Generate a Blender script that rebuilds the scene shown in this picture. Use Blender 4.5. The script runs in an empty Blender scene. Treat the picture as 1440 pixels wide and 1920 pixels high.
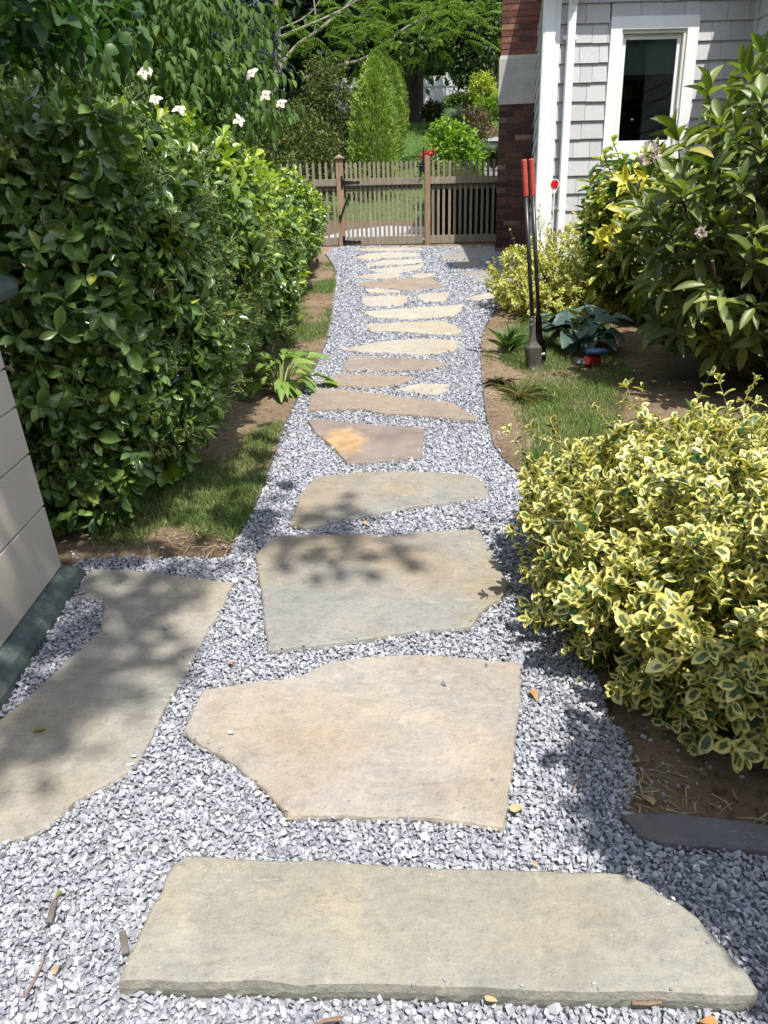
import bpy, bmesh, math, random
import numpy as np
from mathutils import Vector, Matrix
from mathutils.geometry import tessellate_polygon

# ------------------------------------------------------------------ camera, sky, sun, exposure
rng = np.random.default_rng(7)
random.seed(7)
scene = bpy.context.scene
COL = scene.collection
S = 0.095                      # the path climbs gently away from the viewer
HC = 1.55                      # eye height
PITCH, ROLL, FPX = math.radians(20.75), 0.0231, 1444.0
_c, _s = math.cos(PITCH), math.sin(PITCH)
CF = np.array([0, _c, -_s]); _R0 = np.array([1., 0, 0]); _U0 = np.array([0, _s, _c])
CR = math.cos(ROLL) * _R0 - math.sin(ROLL) * _U0
CU = math.sin(ROLL) * _R0 + math.cos(ROLL) * _U0
CP = np.array([0, 0, HC])
cam = bpy.data.cameras.new("camera")
cam.sensor_fit = 'VERTICAL'; cam.sensor_height = 36.0; cam.lens = 36.0 * FPX / 1920.0
cam.clip_start = 0.05; cam.clip_end = 500
camo = bpy.data.objects.new("camera", cam); COL.objects.link(camo)
camo.matrix_world = Matrix(((CR[0], CU[0], -CF[0], CP[0]), (CR[1], CU[1], -CF[1], CP[1]), (CR[2], CU[2], -CF[2], CP[2]), (0, 0, 0, 1)))
scene.camera = camo

SUN = Vector((0.21, -0.45, 1.0)).normalized()          # towards the sun: high, behind and a little to the right
world = bpy.data.worlds.new("World"); scene.world = world; world.use_nodes = True
wn = world.node_tree; wn.nodes.clear()
sky = wn.nodes.new('ShaderNodeTexSky'); sky.sky_type = 'NISHITA'; sky.sun_disc = False
sky.sun_elevation = math.asin(SUN.z); sky.sun_rotation = math.atan2(SUN.x, SUN.y)
sky.air_density = 1.0; sky.dust_density = 1.0; sky.ozone_density = 1.0
bg = wn.nodes.new('ShaderNodeBackground'); bg.inputs['Strength'].default_value = 0.15
wo = wn.nodes.new('ShaderNodeOutputWorld')
hs = wn.nodes.new('ShaderNodeHueSaturation'); hs.inputs['Saturation'].default_value = 0.55
wn.links.new(sky.outputs[0], hs.inputs['Color']); wn.links.new(hs.outputs[0], bg.inputs[0]); wn.links.new(bg.outputs[0], wo.inputs[0])
sl = bpy.data.lights.new("sun", 'SUN'); sl.energy = 3.3; sl.angle = math.radians(0.53); sl.color = (1.0, 0.955, 0.88)
so = bpy.data.objects.new("sun", sl); COL.objects.link(so); so.location = (3, -4, 14)
so.rotation_euler = SUN.to_track_quat('Z', 'Y').to_euler()
scene.view_settings.view_transform = 'Standard'; scene.view_settings.look = 'None'
scene.view_settings.exposure = 1.16; scene.view_settings.gamma = 1.0; scene.view_settings.use_curve_mapping = False
scene.render.engine = 'CYCLES'
scene.cycles.max_bounces = 8; scene.cycles.transparent_max_bounces = 8
scene.cycles.sample_clamp_indirect = 4.0

# ------------------------------------------------------------------ survey of the place
def ray(px, py):
    return CF + CR * ((px - 720.0) / FPX) - CU * ((py - 960.0) / FPX)
def G(px, py, h=0.0):
    """point of the sloping path plane (raised by h) seen at a photo position"""
    d = ray(px, py); t = (HC - h) / (S * d[1] - d[2])
    return CP + d * t
def P(px, py, y):
    d = ray(px, py); return CP + d * (y / d[1])
_ty = [-30, 12.7, 14.0, 32.0, 60, 200]; _tz = [-30 * S, 12.7 * S, 12.7 * S + .12, 12.7 * S + .12 + 18 * .22, 12.7 * S + .12 + 18 * .22 + 28 * .1, 16]
def terr(x, y):
    return np.interp(y, _ty, _tz)

# ------------------------------------------------------------------ helpers: objects
def tag(o, label=None, cat=None, group=None, kind=None):
    if label: o['label'] = label
    if cat: o['category'] = cat
    if group: o['group'] = group
    if kind: o['kind'] = kind
    return o
def thing(name, label, cat, loc, group=None):
    o = bpy.data.objects.new(name, None); COL.objects.link(o); o.location = tuple(loc); o.empty_display_size = .1
    return tag(o, label, cat, group)
class Geo:
    """collects vertices and faces for one mesh"""
    def __init__(s): s.V = []; s.F = []; s.UV = []; s.n = 0
    def add(s, v, f, uv=None):
        v = np.asarray(v, float).reshape(-1, 3)
        s.V.append(v)
        if isinstance(f, np.ndarray): s.F.append(f + s.n)
        else:
            by = {}
            for q in f: by.setdefault(len(q), []).append(q)
            for k in by: s.F.append(np.array(by[k], int) + s.n)
        s.UV.append(uv); s.n += len(v); return s
    def box(s, a, b):
        x0, y0, z0 = np.minimum(a, b); x1, y1, z1 = np.maximum(a, b)
        v = [(x0,y0,z0),(x1,y0,z0),(x1,y1,z0),(x0,y1,z0),(x0,y0,z1),(x1,y0,z1),(x1,y1,z1),(x0,y1,z1)]
        return s.add(v, [(0,3,2,1),(4,5,6,7),(0,1,5,4),(1,2,6,5),(2,3,7,6),(3,0,4,7)])
    def hexa(s, v):          # 8 corners, ordered like box
        return s.add(v, [(0,3,2,1),(4,5,6,7),(0,1,5,4),(1,2,6,5),(2,3,7,6),(3,0,4,7)])
    def tube(s, pts, rad, n=8, cap=True):
        pts = np.asarray(pts, float); m = len(pts)
        rad = np.broadcast_to(np.asarray(rad, float), (m,)) if np.ndim(rad) else np.full(m, rad)
        t = np.gradient(pts, axis=0); t /= np.linalg.norm(t, axis=1)[:, None] + 1e-12
        ref = np.array([0.31, 0.27, 0.91]) if abs(t[0] @ np.array([0.31, 0.27, 0.91])) < .95 else np.array([1., 0, 0])
        V = []
        for i in range(m):
            u = np.cross(t[i], ref); u /= np.linalg.norm(u); w = np.cross(t[i], u)
            a = np.arange(n) * 2 * math.pi / n
            V.append(pts[i] + rad[i] * (np.cos(a)[:, None] * u + np.sin(a)[:, None] * w))
        F = [(i*n+j, i*n+(j+1) % n, (i+1)*n+(j+1) % n, (i+1)*n+j) for i in range(m-1) for j in range(n)]
        if cap: F += [tuple(range(n-1, -1, -1)), tuple((m-1)*n+j for j in range(n))]
        return s.add(np.concatenate(V), F)
    def lathe(s, c, prof, n=20):  # prof: (r, z) up the axis z
        a = np.arange(n) * 2 * math.pi / n; m = len(prof)
        V = np.concatenate([np.stack([c[0] + r*np.cos(a), c[1] + r*np.sin(a), np.full(n, c[2] + z)], 1) for r, z in prof])
        F = [(i*n+j, i*n+(j+1) % n, (i+1)*n+(j+1) % n, (i+1)*n+j) for i in range(m-1) for j in range(n)]
        F += [tuple(range(n-1, -1, -1)), tuple((m-1)*n+j for j in range(n))]
        return s.add(V, F)
def mk(name, g, material, parent=None, loc=None, smooth=False, bevel=0.0):
    """one mesh object; vertices are given in world coordinates"""
    V = np.concatenate(g.V)
    if parent is not None:
        o0 = np.zeros(3); q = parent
        while q is not None: o0 = o0 + np.array(q.location); q = q.parent
    else: o0 = np.array(loc if loc is not None else (V[:, 0].mean(), V[:, 1].mean(), V[:, 2].min()))
    me = bpy.data.meshes.new(name); V = (V - o0).astype(np.float32)
    loops = np.concatenate([f.ravel() for f in g.F]); tot = np.concatenate([np.full(len(f), f.shape[1]) for f in g.F])
    me.vertices.add(len(V)); me.vertices.foreach_set('co', V.ravel())
    me.loops.add(len(loops)); me.loops.foreach_set('vertex_index', loops.astype(np.int32))
    me.polygons.add(len(tot)); me.polygons.foreach_set('loop_start', np.concatenate([[0], np.cumsum(tot)[:-1]]).astype(np.int32))
    me.update(calc_edges=True)
    if any(u is not None for u in g.UV):
        U = np.concatenate([u if u is not None else np.zeros((len(v), 2)) for u, v in zip(g.UV, g.V)])
        l = me.uv_layers.new(name='UVMap'); l.data.foreach_set('uv', U[loops].astype(np.float32).ravel())
    me.polygons.foreach_set('use_smooth', np.full(len(tot), bool(smooth)))
    me.validate()
    if material: me.materials.append(material)
    o = bpy.data.objects.new(name, me); COL.objects.link(o)
    if parent is not None: o.parent = parent
    else: o.location = tuple(o0)
    if bevel:
        b = o.modifiers.new('bevel', 'BEVEL'); b.width = bevel; b.segments = 2; b.limit_method = 'ANGLE'; b.angle_limit = math.radians(35)
    return o
def copy_tree(o, loc, rz=0, sc=1.0, label=None):
    c = o.copy(); COL.objects.link(c); c.location = tuple(loc); c.rotation_euler = (0, 0, rz); c.scale = (sc, sc, sc) if np.isscalar(sc) else sc
    if label: c['label'] = label
    for ch in list(o.children):
        d = ch.copy(); COL.objects.link(d); d.parent = c
        for g in list(ch.children):
            e = g.copy(); COL.objects.link(e); e.parent = d
    return c

# ------------------------------------------------------------------ helpers: materials
class N:
    def __init__(s, name):
        s.m = bpy.data.materials.new(name); s.m.use_nodes = True; s.t = s.m.node_tree; s.t.nodes.clear()
        s.out = s.new('ShaderNodeOutputMaterial')
    def new(s, t, **k):
        n = s.t.nodes.new(t)
        for a, b in k.items(): setattr(n, a, b)
        return n
    def lk(s, a, b): s.t.links.new(a, b)
    def set(s, sock, v):
        if isinstance(v, bpy.types.NodeSocket): s.lk(v, sock)
        else: sock.default_value = v
    def coord(s, kind='Object'):
        return s.new('ShaderNodeTexCoord').outputs[kind]
    def mapping(s, v, scale=(1,1,1), loc=(0,0,0), rot=(0,0,0)):
        m = s.new('ShaderNodeMapping'); s.lk(v, m.inputs[0]); m.inputs['Scale'].default_value = scale; m.inputs['Location'].default_value = loc; m.inputs['Rotation'].default_value = rot
        return m.outputs[0]
    def noise(s, v, scale, detail=4, rough=.55, w=None, dist=0):
        n = s.new('ShaderNodeTexNoise'); 
        if w is not None: n.noise_dimensions = '4D'; s.set(n.inputs['W'], w)
        s.lk(v, n.inputs['Vector']); n.inputs['Scale'].default_value = scale; n.inputs['Detail'].default_value = detail; n.inputs['Roughness'].default_value = rough; n.inputs['Distortion'].default_value = dist
        return n.outputs[0]
    def ramp(s, f, stops, interp='LINEAR'):
        r = s.new('ShaderNodeValToRGB'); s.lk(f, r.inputs[0]); cr = r.color_ramp; cr.interpolation = interp
        while len(cr.elements) < len(stops): cr.elements.new(.5)
        for e, (p, c) in zip(cr.elements, stops):
            e.position = p; e.color = (c, c, c, 1) if np.isscalar(c) else (*c, 1)
        return r.outputs[0]
    def mix(s, f, a, b, mode='MIX'):
        m = s.new('ShaderNodeMix', data_type='RGBA', blend_type=mode)
        s.set(m.inputs[0], f)
        for sock, v in ((m.inputs[6], a), (m.inputs[7], b)):
            s.set(sock, (*v, 1) if isinstance(v, tuple) else v)
        return m.outputs[2]
    def math(s, op, a, b=0.0, c=0.0):
        m = s.new('ShaderNodeMath', operation=op); s.set(m.inputs[0], a); s.set(m.inputs[1], b); s.set(m.inputs[2], c); return m.outputs[0]
    def island(s): return s.new('ShaderNodeNewGeometry').outputs['Random Per Island']
    def bump(s, h, strength=.3, dist=.01, n=None):
        b = s.new('ShaderNodeBump'); b.inputs['Strength'].default_value = strength; b.inputs['Distance'].default_value = dist; s.lk(h, b.inputs['Height'])
        if n is not None: s.lk(n, b.inputs['Normal'])
        return b.outputs[0]
    def bsdf(s, col, rough=.8, normal=None, metal=0.0, spec=.5, trans=0.0, tcol=None, coat=0.0):
        p = s.new('ShaderNodeBsdfPrincipled'); s.set(p.inputs['Base Color'], (*col, 1) if isinstance(col, tuple) else col)
        s.set(p.inputs['Roughness'], rough); p.inputs['Metallic'].default_value = metal; p.inputs['Specular IOR Level'].default_value = spec
        p.inputs['Coat Weight'].default_value = coat
        if normal is not None: s.lk(normal, p.inputs['Normal'])
        sh = p.outputs[0]
        if trans:
            t = s.new('ShaderNodeBsdfTranslucent'); s.set(t.inputs[0], (*tcol, 1) if isinstance(tcol, tuple) else tcol)
            if normal is not None: s.lk(normal, t.inputs['Normal'])
            x = s.new('ShaderNodeMixShader'); x.inputs[0].default_value = trans; s.lk(sh, x.inputs[1]); s.lk(t.outputs[0], x.inputs[2]); sh = x.outputs[0]
        s.lk(sh, s.out.inputs[0]); return s.m
def even(cols): return [(i / max(1, len(cols) - 1), c) for i, c in enumerate(cols)]
def MN(name, cols, scale=3, rough=.8, bump=.3, bscale=None, bdist=.01, metal=0.0, spec=.4, detail=5, stretch=(1,1,1), coat=0.0):
    n = N(name); v = n.mapping(n.coord(), scale=stretch)
    f = n.noise(v, scale, detail); c = n.ramp(f, [(.3 + .4 * p, q) for p, q in even(cols)])
    nm = n.bump(n.noise(v, bscale or scale * 6, 4), bump, bdist) if bump else None
    return n.bsdf(c, rough, nm, metal, spec, coat=coat)
def MI(name, cols, rough=.8, var=.25, vscale=60, bump=0.0, spec=.4, stops=None):
    """colour differs from one loose piece to the next"""
    n = N(name); c = n.ramp(n.island(), stops or even(cols)); v = n.coord()
    f = n.noise(v, vscale, 3); c = n.mix(var, c, n.ramp(f, [(.3, .15), (.7, 1.0)]), 'MULTIPLY')
    return n.bsdf(c, rough, n.bump(f, bump, .004) if bump else None, 0, spec)
def ML(name, cols, rough=.45, trans=.3, tmul=(1.15, 1.3, .55), spec=.5, vein=.0, stops=None, coat=0.0):
    """leaf: colour differs from leaf to leaf, light shines through"""
    n = N(name); c = n.ramp(n.island(), stops or even(cols))
    if vein:
        uv = n.coord('UV'); sx = n.new('ShaderNodeSeparateXYZ'); n.lk(uv, sx.inputs[0])
        d = n.math('ABSOLUTE', n.math('SUBTRACT', sx.outputs[0], .5))
        c = n.mix(n.ramp(d, [(0.0, vein), (.05, 0.0)]), c, n.mix(1.0, c, (1.9, 1.8, 1.3), 'MULTIPLY'))
    tc = n.mix(1.0, c, tmul, 'MULTIPLY')
    return n.bsdf(c, rough, None, 0, spec, trans, tc, coat)

# ------------------------------------------------------------------ helpers: leaves
def leaf(segs, prof, fold=.12, curl=-.2, cols=2, wave=0.0):
    V = []; UV = []
    for i in range(segs + 1):
        t = i / segs
        for j in range(cols + 1):
            u = j / cols; x = (u - .5) * prof(t)
            V.append((x, t, fold * abs(2*u-1) * prof(t) + curl * t * t + wave * math.sin(t * 9 + (3 if u > .5 else 0)) * abs(2*u-1))); UV.append((u, t))
    k = cols + 1
    F = np.array([(i*k+j, i*k+j+1, (i+1)*k+j+1, (i+1)*k+j) for i in range(segs) for j in range(cols)])
    return np.array(V, float), F, np.array(UV, float)
def p_ov(t): return max(.05, math.sin(math.pi * min(1, t * .97 + .03)) ** .75)
def p_obov(t): return max(.05, math.sin(math.pi * (t ** 1.45) * .985 + .02) ** .7)
def p_lance(t): return max(.04, math.sin(math.pi * (t * .97 + .03)) ** 1.1)
def p_heart(t): return max(.03, math.sin(math.pi * (t ** .6) * .985) ** .8)
def p_blade(t): return max(.05, (1 - t) ** .6)
L_OBOV = leaf(5, p_obov, .16, -.18); L_OV = leaf(4, p_ov, .14, -.22); L_LANCE = leaf(5, p_lance, .16, -.22)
L_ELL = leaf(5, lambda t: max(.05, math.sin(math.pi * (t ** 1.1 * .96 + .03)) ** .8), .13, -.2); L_HEART = leaf(6, p_heart, .12, -.35, 2, .02); L_BLADE = leaf(3, p_blade, .1, -.35, 1); L_SMALL = leaf(2, p_ov, .15, -.15); L_STRAP = leaf(7, lambda t: max(.05, min(1, .35 + 2.4*t) * (1 - t**3) ** .7), .15, -.75)
L_VAR = leaf(6, lambda t: max(.05, math.sin(math.pi * (t ** 1.15) * .985 + .02) ** .62), .15, -.2, 2, .02)
def unit(v): return v / (np.linalg.norm(v, axis=-1, keepdims=True) + 1e-12)
def rdir(n): return unit(rng.normal(size=(n, 3)))
def leaves(g, pos, yd, nd, L, W, T):
    pos = np.asarray(pos, float); n = len(pos)
    if n == 0: return g
    yd = unit(np.asarray(yd, float)); x = np.cross(yd, nd); x = unit(x); nn = np.cross(x, yd)
    L = np.broadcast_to(np.asarray(L, float), (n,))[:, None, None]; W = np.broadcast_to(np.asarray(W, float), (n,))[:, None, None]
    tv, tf, tu = T
    V = pos[:, None] + tv[None, :, 0:1] * W * x[:, None] + tv[None, :, 1:2] * L * yd[:, None] + tv[None, :, 2:3] * L * nn[:, None]
    F = (tf[None] + (np.arange(n) * len(tv))[:, None, None]).reshape(-1, tf.shape[1])
    return g.add(V.reshape(-1, 3), F, np.tile(tu, (n, 1)))
def rosettes(g, pos, axis, k, L, wr, T, amin=40, amax=85, droop=0.0, jit=.25, stem=.012):
    """whorls of leaves round shoot tips"""
    m = len(pos); axis = unit(axis); ref = unit(np.cross(axis, rdir(m))); ref2 = np.cross(axis, ref)
    ph = rng.uniform(0, 6.28, m); site = rng.uniform(.72, 1.25, m)
    for i in range(k):
        keep = rng.random(m) < .9
        a = np.radians(amin + (amax - amin) * (i / max(1, k-1)) + rng.normal(0, 9, m)); az = ph + i * 2.4 + rng.normal(0, jit, m)
        rad = np.cos(az)[:, None] * ref + np.sin(az)[:, None] * ref2
        yd = axis * np.cos(a)[:, None] + rad * np.sin(a)[:, None] + np.array([0, 0, -droop])
        nd = axis * np.sin(a)[:, None] - rad * np.cos(a)[:, None] + rng.normal(0, .15, (m, 3))
        ls = L * rng.uniform(.7, 1.15, m) * site
        leaves(g, (pos - axis * (stem * i))[keep], yd[keep], nd[keep], ls[keep], (ls * wr * rng.uniform(.85, 1.15, m))[keep], T)
def pairs(g, base, axis, n, step, L, wr, T, ang=55, zig=True):
    """shoots with opposite pairs of leaves"""
    m = len(base); axis = unit(axis); r1 = unit(np.cross(axis, rdir(m))); r2 = np.cross(axis, r1); tips = base.copy()
    for i in range(n):
        p = base + axis * (step * i)
        for s in (-1, 1):
            rr = (r1 if i % 2 else r2) * s
            a = np.radians(ang - 22 * i / max(1, n-1) + rng.normal(0, 12, m))[:, None]
            yd = axis * np.cos(a) + rr * np.sin(a) + rng.normal(0, .08, (m, 3)); nd = axis * np.sin(a) - rr * np.cos(a) + rng.normal(0, .15, (m, 3)) + np.array([0, -.1, .6])
            ls = L * rng.uniform(.7, 1.2, m) * (1 - .25 * (i == n-1))
            keep = rng.random(m) < .94
            leaves(g, p[keep], yd[keep], nd[keep], ls[keep], (ls * wr * rng.uniform(.85, 1.2, m))[keep], T)
def vnoise(p, seed=0):
    """smooth value noise, -1..1"""
    p = np.asarray(p, float) + seed * 17.31; i = np.floor(p).astype(np.int64); f = p - i; f = f * f * (3 - 2 * f); r = 0
    for dx in (0, 1):
        for dy in (0, 1):
            for dz in (0, 1):
                h = (i[..., 0]+dx) * 374761393 + (i[..., 1]+dy) * 668265263 + (i[..., 2]+dz) * 2147483647 + seed * 9176
                h = (h ^ (h >> 13)) * 1274126177; h = (h ^ (h >> 16)) & 0xffff
                w = (f[..., 0] if dx else 1-f[..., 0]) * (f[..., 1] if dy else 1-f[..., 1]) * (f[..., 2] if dz else 1-f[..., 2])
                r = r + w * (h / 32767.5 - 1)
    return r
def inside(x, y, poly):
    poly = np.asarray(poly)[:, :2]; c = np.zeros(np.shape(x), bool); j = len(poly) - 1
    for i in range(len(poly)):
        xi, yi = poly[i]; xj, yj = poly[j]
        c ^= ((yi > y) != (yj > y)) & (x < (xj - xi) * (y - yi) / (yj - yi + 1e-12) + xi); j = i
    return c
def blob(n, c, r, power=1.0, surf=.35):
    """points in an ellipsoid, crowded towards its surface; returns points and outward directions"""
    d = rdir(n); q = 1 - surf * rng.random(n) ** power
    lump = 1 + .16 * vnoise(d * 2.3, 3) + .1 * vnoise(d * 5, 4)
    return np.asarray(c) + d * np.asarray(r) * (q * lump)[:, None], unit(d / np.asarray(r))
def twig(g, a, b, r0, r1, bend=.08, n=5, sides=6):
    a = np.asarray(a, float); b = np.asarray(b, float); t = np.linspace(0, 1, n)[:, None]
    p = a + (b - a) * t + np.sin(t * math.pi) * rng.normal(0, bend, 3) * np.linalg.norm(b - a)
    g.tube(p, np.linspace(r0, r1, n), sides); return p
# ------------------------------------------------------------------ ground
def ground_mat():
    n = N('soil_and_turf'); v = n.coord()
    soil = n.ramp(n.noise(v, 1.7, 8, .65), [(.3, (.115, .08, .05)), (.5, (.215, .155, .1)), (.7, (.3, .23, .155))])
    soil = n.mix(n.ramp(n.noise(v, 28, 5, .7), [(.35, .75), (.5, 0.0)]), soil, (.085, .058, .04))
    turf = n.ramp(n.noise(v, 9, 6, .7), [(.3, (.05, .085, .02)), (.55, (.085, .15, .035)), (.75, (.14, .21, .06))])
    sx = n.new('ShaderNodeSeparateXYZ'); n.lk(v, sx.inputs[0])
    far = n.ramp(n.math('MULTIPLY', sx.outputs[1], .02), [(.283, 0.0), (.287, 1.0)])
    c = n.mix(far, soil, turf)
    h = n.noise(v, 55, 8, .75)
    return n.bsdf(c, .95, n.bump(h, .9, .02), 0, .15)
xs = np.concatenate([np.arange(-40, -6, 2.0), np.arange(-6, 6, .12), np.arange(6, 41, 2.0)])
ys = np.concatenate([np.arange(-24, -.5, 1.5), np.arange(-.5, 13, .12), np.arange(13, 34, .6), np.arange(34, 121, 4)])
X, Y = np.meshgrid(xs, ys)
gravel_px = [(-500,2300),(-500,1420),(-60,1262),(120,1070),(180,1046),(300,1050),(425,1046),(445,1010),(475,960),(502,890),(516,850),(545,772),(585,703),(611,650),(621,600),(629,540),(629,505),(611,478),(622,467),(645,463),(930,463),(985,476),(985,520),(940,560),(917,600),(905,625),(900,660),(905,720),(911,780),(926,840),(950,872),(978,890),(988,940),(1005,1000),(1030,1100),(1085,1200),(1130,1320),(1180,1400),(1192,1460),(1172,1520),(1240,1575),(1440,1600),(1800,1660),(2100,2300)]
gravel_poly = np.array([G(*q)[:2] for q in gravel_px])
def gz(x, y):
    i = inside(x, y, gravel_poly)
    return terr(x, y) + .012 * vnoise(np.stack([x*2.1, y*2.1, 0*x], -1), 1) * (~i) + .006 * vnoise(np.stack([x*7, y*7, 0*x], -1), 2) * (~i) - .02 * i
Z = gz(X, Y)
nx, ny = len(xs), len(ys)
idx = np.arange(nx * ny).reshape(ny, nx)
g = Geo().add(np.stack([X, Y, Z], -1).reshape(-1, 3), np.stack([idx[:-1,:-1], idx[:-1,1:], idx[1:,1:], idx[1:,:-1]], -1).reshape(-1, 4))
tag(mk('ground', g, ground_mat(), loc=(0, 0, 0), smooth=True), kind='structure')
# gravel bed under the loose stones
def flat_poly(name, pts, material, h=0.0, kind='structure'):
    pts = [Vector((p[0], p[1], terr(p[0], p[1]) + h)) for p in pts]
    tri = tessellate_polygon([pts]); gg = Geo().add(np.array(pts), [tuple(t) for t in tri])
    o = mk(name, gg, material, loc=(0, 0, 0)); bm = bmesh.new(); bm.from_mesh(o.data); bmesh.ops.recalc_face_normals(bm, faces=bm.faces)
    if sum(f.normal.z for f in bm.faces) < 0: bmesh.ops.reverse_faces(bm, faces=bm.faces)
    bm.to_mesh(o.data); bm.free(); tag(o, kind=kind); return o
M_bed = MN('gravel_dust', [(.12,.125,.14), (.3,.31,.34)], 60, .95, .6, 120)
flat_poly('path', gravel_poly, M_bed, -.004)

# ------------------------------------------------------------------ flagstones
def stone_mat(name, a, b, rust, rustamt, vein=(.62,.6,.54), rough=.72):
    n = N(name); rnd = n.new('ShaderNodeObjectInfo').outputs['Random']; v = n.coord()
    w = n.math('MULTIPLY', rnd, 37.0)
    c = n.ramp(n.noise(v, 2.2, 6, .6, w, .4), [(.34, a), (.66, b)])
    lay = n.noise(n.mapping(v, (3, 11, 3), rot=(0, 0, .35)), 1.3, 6, .65, w, 1.1)      # cleft layering in the bedding
    c = n.mix(n.ramp(lay, [(.42, .0), (.5, .42), (.53, .0)]), c, n.mix(1.0, c, (1.3, 1.26, 1.15), 'MULTIPLY'))
    c = n.mix(n.ramp(n.noise(v, 1.15, 5, .6, n.math('ADD', w, 5.0), .6), [(.52 - rustamt * .25, 0.0), (.66 - rustamt * .2, min(1, .35 + rustamt))]), c, rust)
    mot = n.noise(v, 6.5, 7, .7, n.math('ADD', w, 3.0), .8)
    c = n.mix(n.ramp(mot, [(.36, .55), (.5, 0.0)]), c, n.mix(1.0, c, (.74, .75, .76), 'MULTIPLY'))
    c = n.mix(n.ramp(mot, [(.54, 0.0), (.68, .6)]), c, n.mix(1.0, c, (1.28, 1.2, 1.06), 'MULTIPLY'))
    c = n.mix(n.ramp(n.noise(v, 17, 4, .6, n.math('ADD', w, 7.0), .5), [(.63, 0.0), (.7, .55)]), c, n.mix(1.0, c, (1.4, 1.36, 1.24), 'MULTIPLY'))
    c = n.mix(n.ramp(n.noise(v, 45, 6, .75, w), [(.32, .45), (.52, 0.0)]), c, n.mix(1.0, c, (.62, .6, .6), 'MULTIPLY'))
    c = n.mix(n.ramp(n.noise(v, 130, 3, .7, w), [(.3, .35), (.7, 0.0)]), c, n.mix(1.0, c, (.7, .7, .7), 'MULTIPLY'))
    scr = n.noise(n.mapping(v, (2.5, 14, 2), rot=(0, 0, .9)), 2.2, 4, .6, n.math('ADD', w, 2.0), 1.6)
    gate_ = n.ramp(n.noise(v, 2.6, 3, .6, n.math('ADD', w, 9.0)), [(.56, 0.0), (.64, 1.0)])
    c = n.mix(n.math('MULTIPLY', n.ramp(scr, [(.493, 0.0), (.5, .45), (.507, 0.0)]), gate_), c, vein)   # pale scratches
    h = n.mix(.5, n.noise(v, 5, 8, .65, w, .3), n.noise(v, 70, 5, .7, w))
    st = n.math('SNAP', n.math('ADD', n.noise(n.mapping(v, (1, 1.7, 1), rot=(0, 0, .3)), 2.6, 7, .62, n.math('ADD', w, 11.0), .7), n.math('MULTIPLY', n.noise(v, 40, 3, .6, w), .03)), .085)
    c = n.mix(n.ramp(n.noise(v, 240, 2, .6, w), [(.28, .5), (.42, 0.0)]), c, n.mix(1.0, c, (.55, .53, .5), 'MULTIPLY'))
    c = n.mix(n.ramp(n.math('FRACT', n.math('MULTIPLY', st, 7.7)), [(0, .3), (1, 0.0)]), c, n.mix(1.0, c, (.86, .86, .88), 'MULTIPLY'))
    return n.bsdf(c, rough, n.bump(st, .9, .03, n.bump(h, .8, .014)), 0, .3)
SM = {'olive': stone_mat('bluestone_olive', (.232,.228,.198), (.3,.293,.256), (.3,.262,.195), .25),
      'grey': stone_mat('bluestone_grey', (.22,.222,.212), (.28,.275,.255), (.295,.235,.155), .35),
      'pink': stone_mat('bluestone_pinkish', (.29,.265,.235), (.36,.335,.3), (.37,.285,.19), .3),
      'pale': stone_mat('bluestone_pale', (.265,.255,.225), (.34,.325,.29), (.34,.29,.22), .25),
      'tan': stone_mat('bluestone_tan', (.34,.32,.275), (.41,.385,.335), (.38,.315,.22), .3),
      'brown': stone_mat('bluestone_brown', (.21,.178,.152), (.29,.245,.208), (.3,.235,.17), .3),
      'yellow': stone_mat('bluestone_buff', (.35,.33,.28), (.41,.385,.33), (.41,.34,.235), .2),
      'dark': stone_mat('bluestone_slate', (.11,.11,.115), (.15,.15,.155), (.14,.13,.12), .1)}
def rust_mat():
    n = N('bluestone_rust_patch'); v = n.coord(); rnd = n.noise(v, 3, 6, .6)
    c = n.ramp(rnd, [(.35, (.14,.115,.1)), (.65, (.24,.195,.165))])
    sx = n.new('ShaderNodeSeparateXYZ'); n.lk(v, sx.inputs[0])
    d = n.math('SQRT', n.math('ADD', n.math('POWER', n.math('MULTIPLY', n.math('ADD', sx.outputs[0], .09), 6.2), 2.0), n.math('POWER', n.math('MULTIPLY', n.math('ADD', sx.outputs[1], -.02), 4.4), 2.0)))
    d = n.math('ADD', d, n.math('MULTIPLY', n.math('SUBTRACT', n.noise(v, 9, 5, .6), .5), 1.6))
    c = n.mix(n.ramp(d, [(.55, .95), (1.05, 0.0)]), c, n.ramp(n.noise(v, 14, 5), [(.35, (.29,.18,.085)), (.65, (.43,.3,.17))]))
    return n.bsdf(c, .7, n.bump(n.noise(v, 30, 6, .7), .5, .01), 0, .35)
SM['rust'] = rust_mat()
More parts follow.
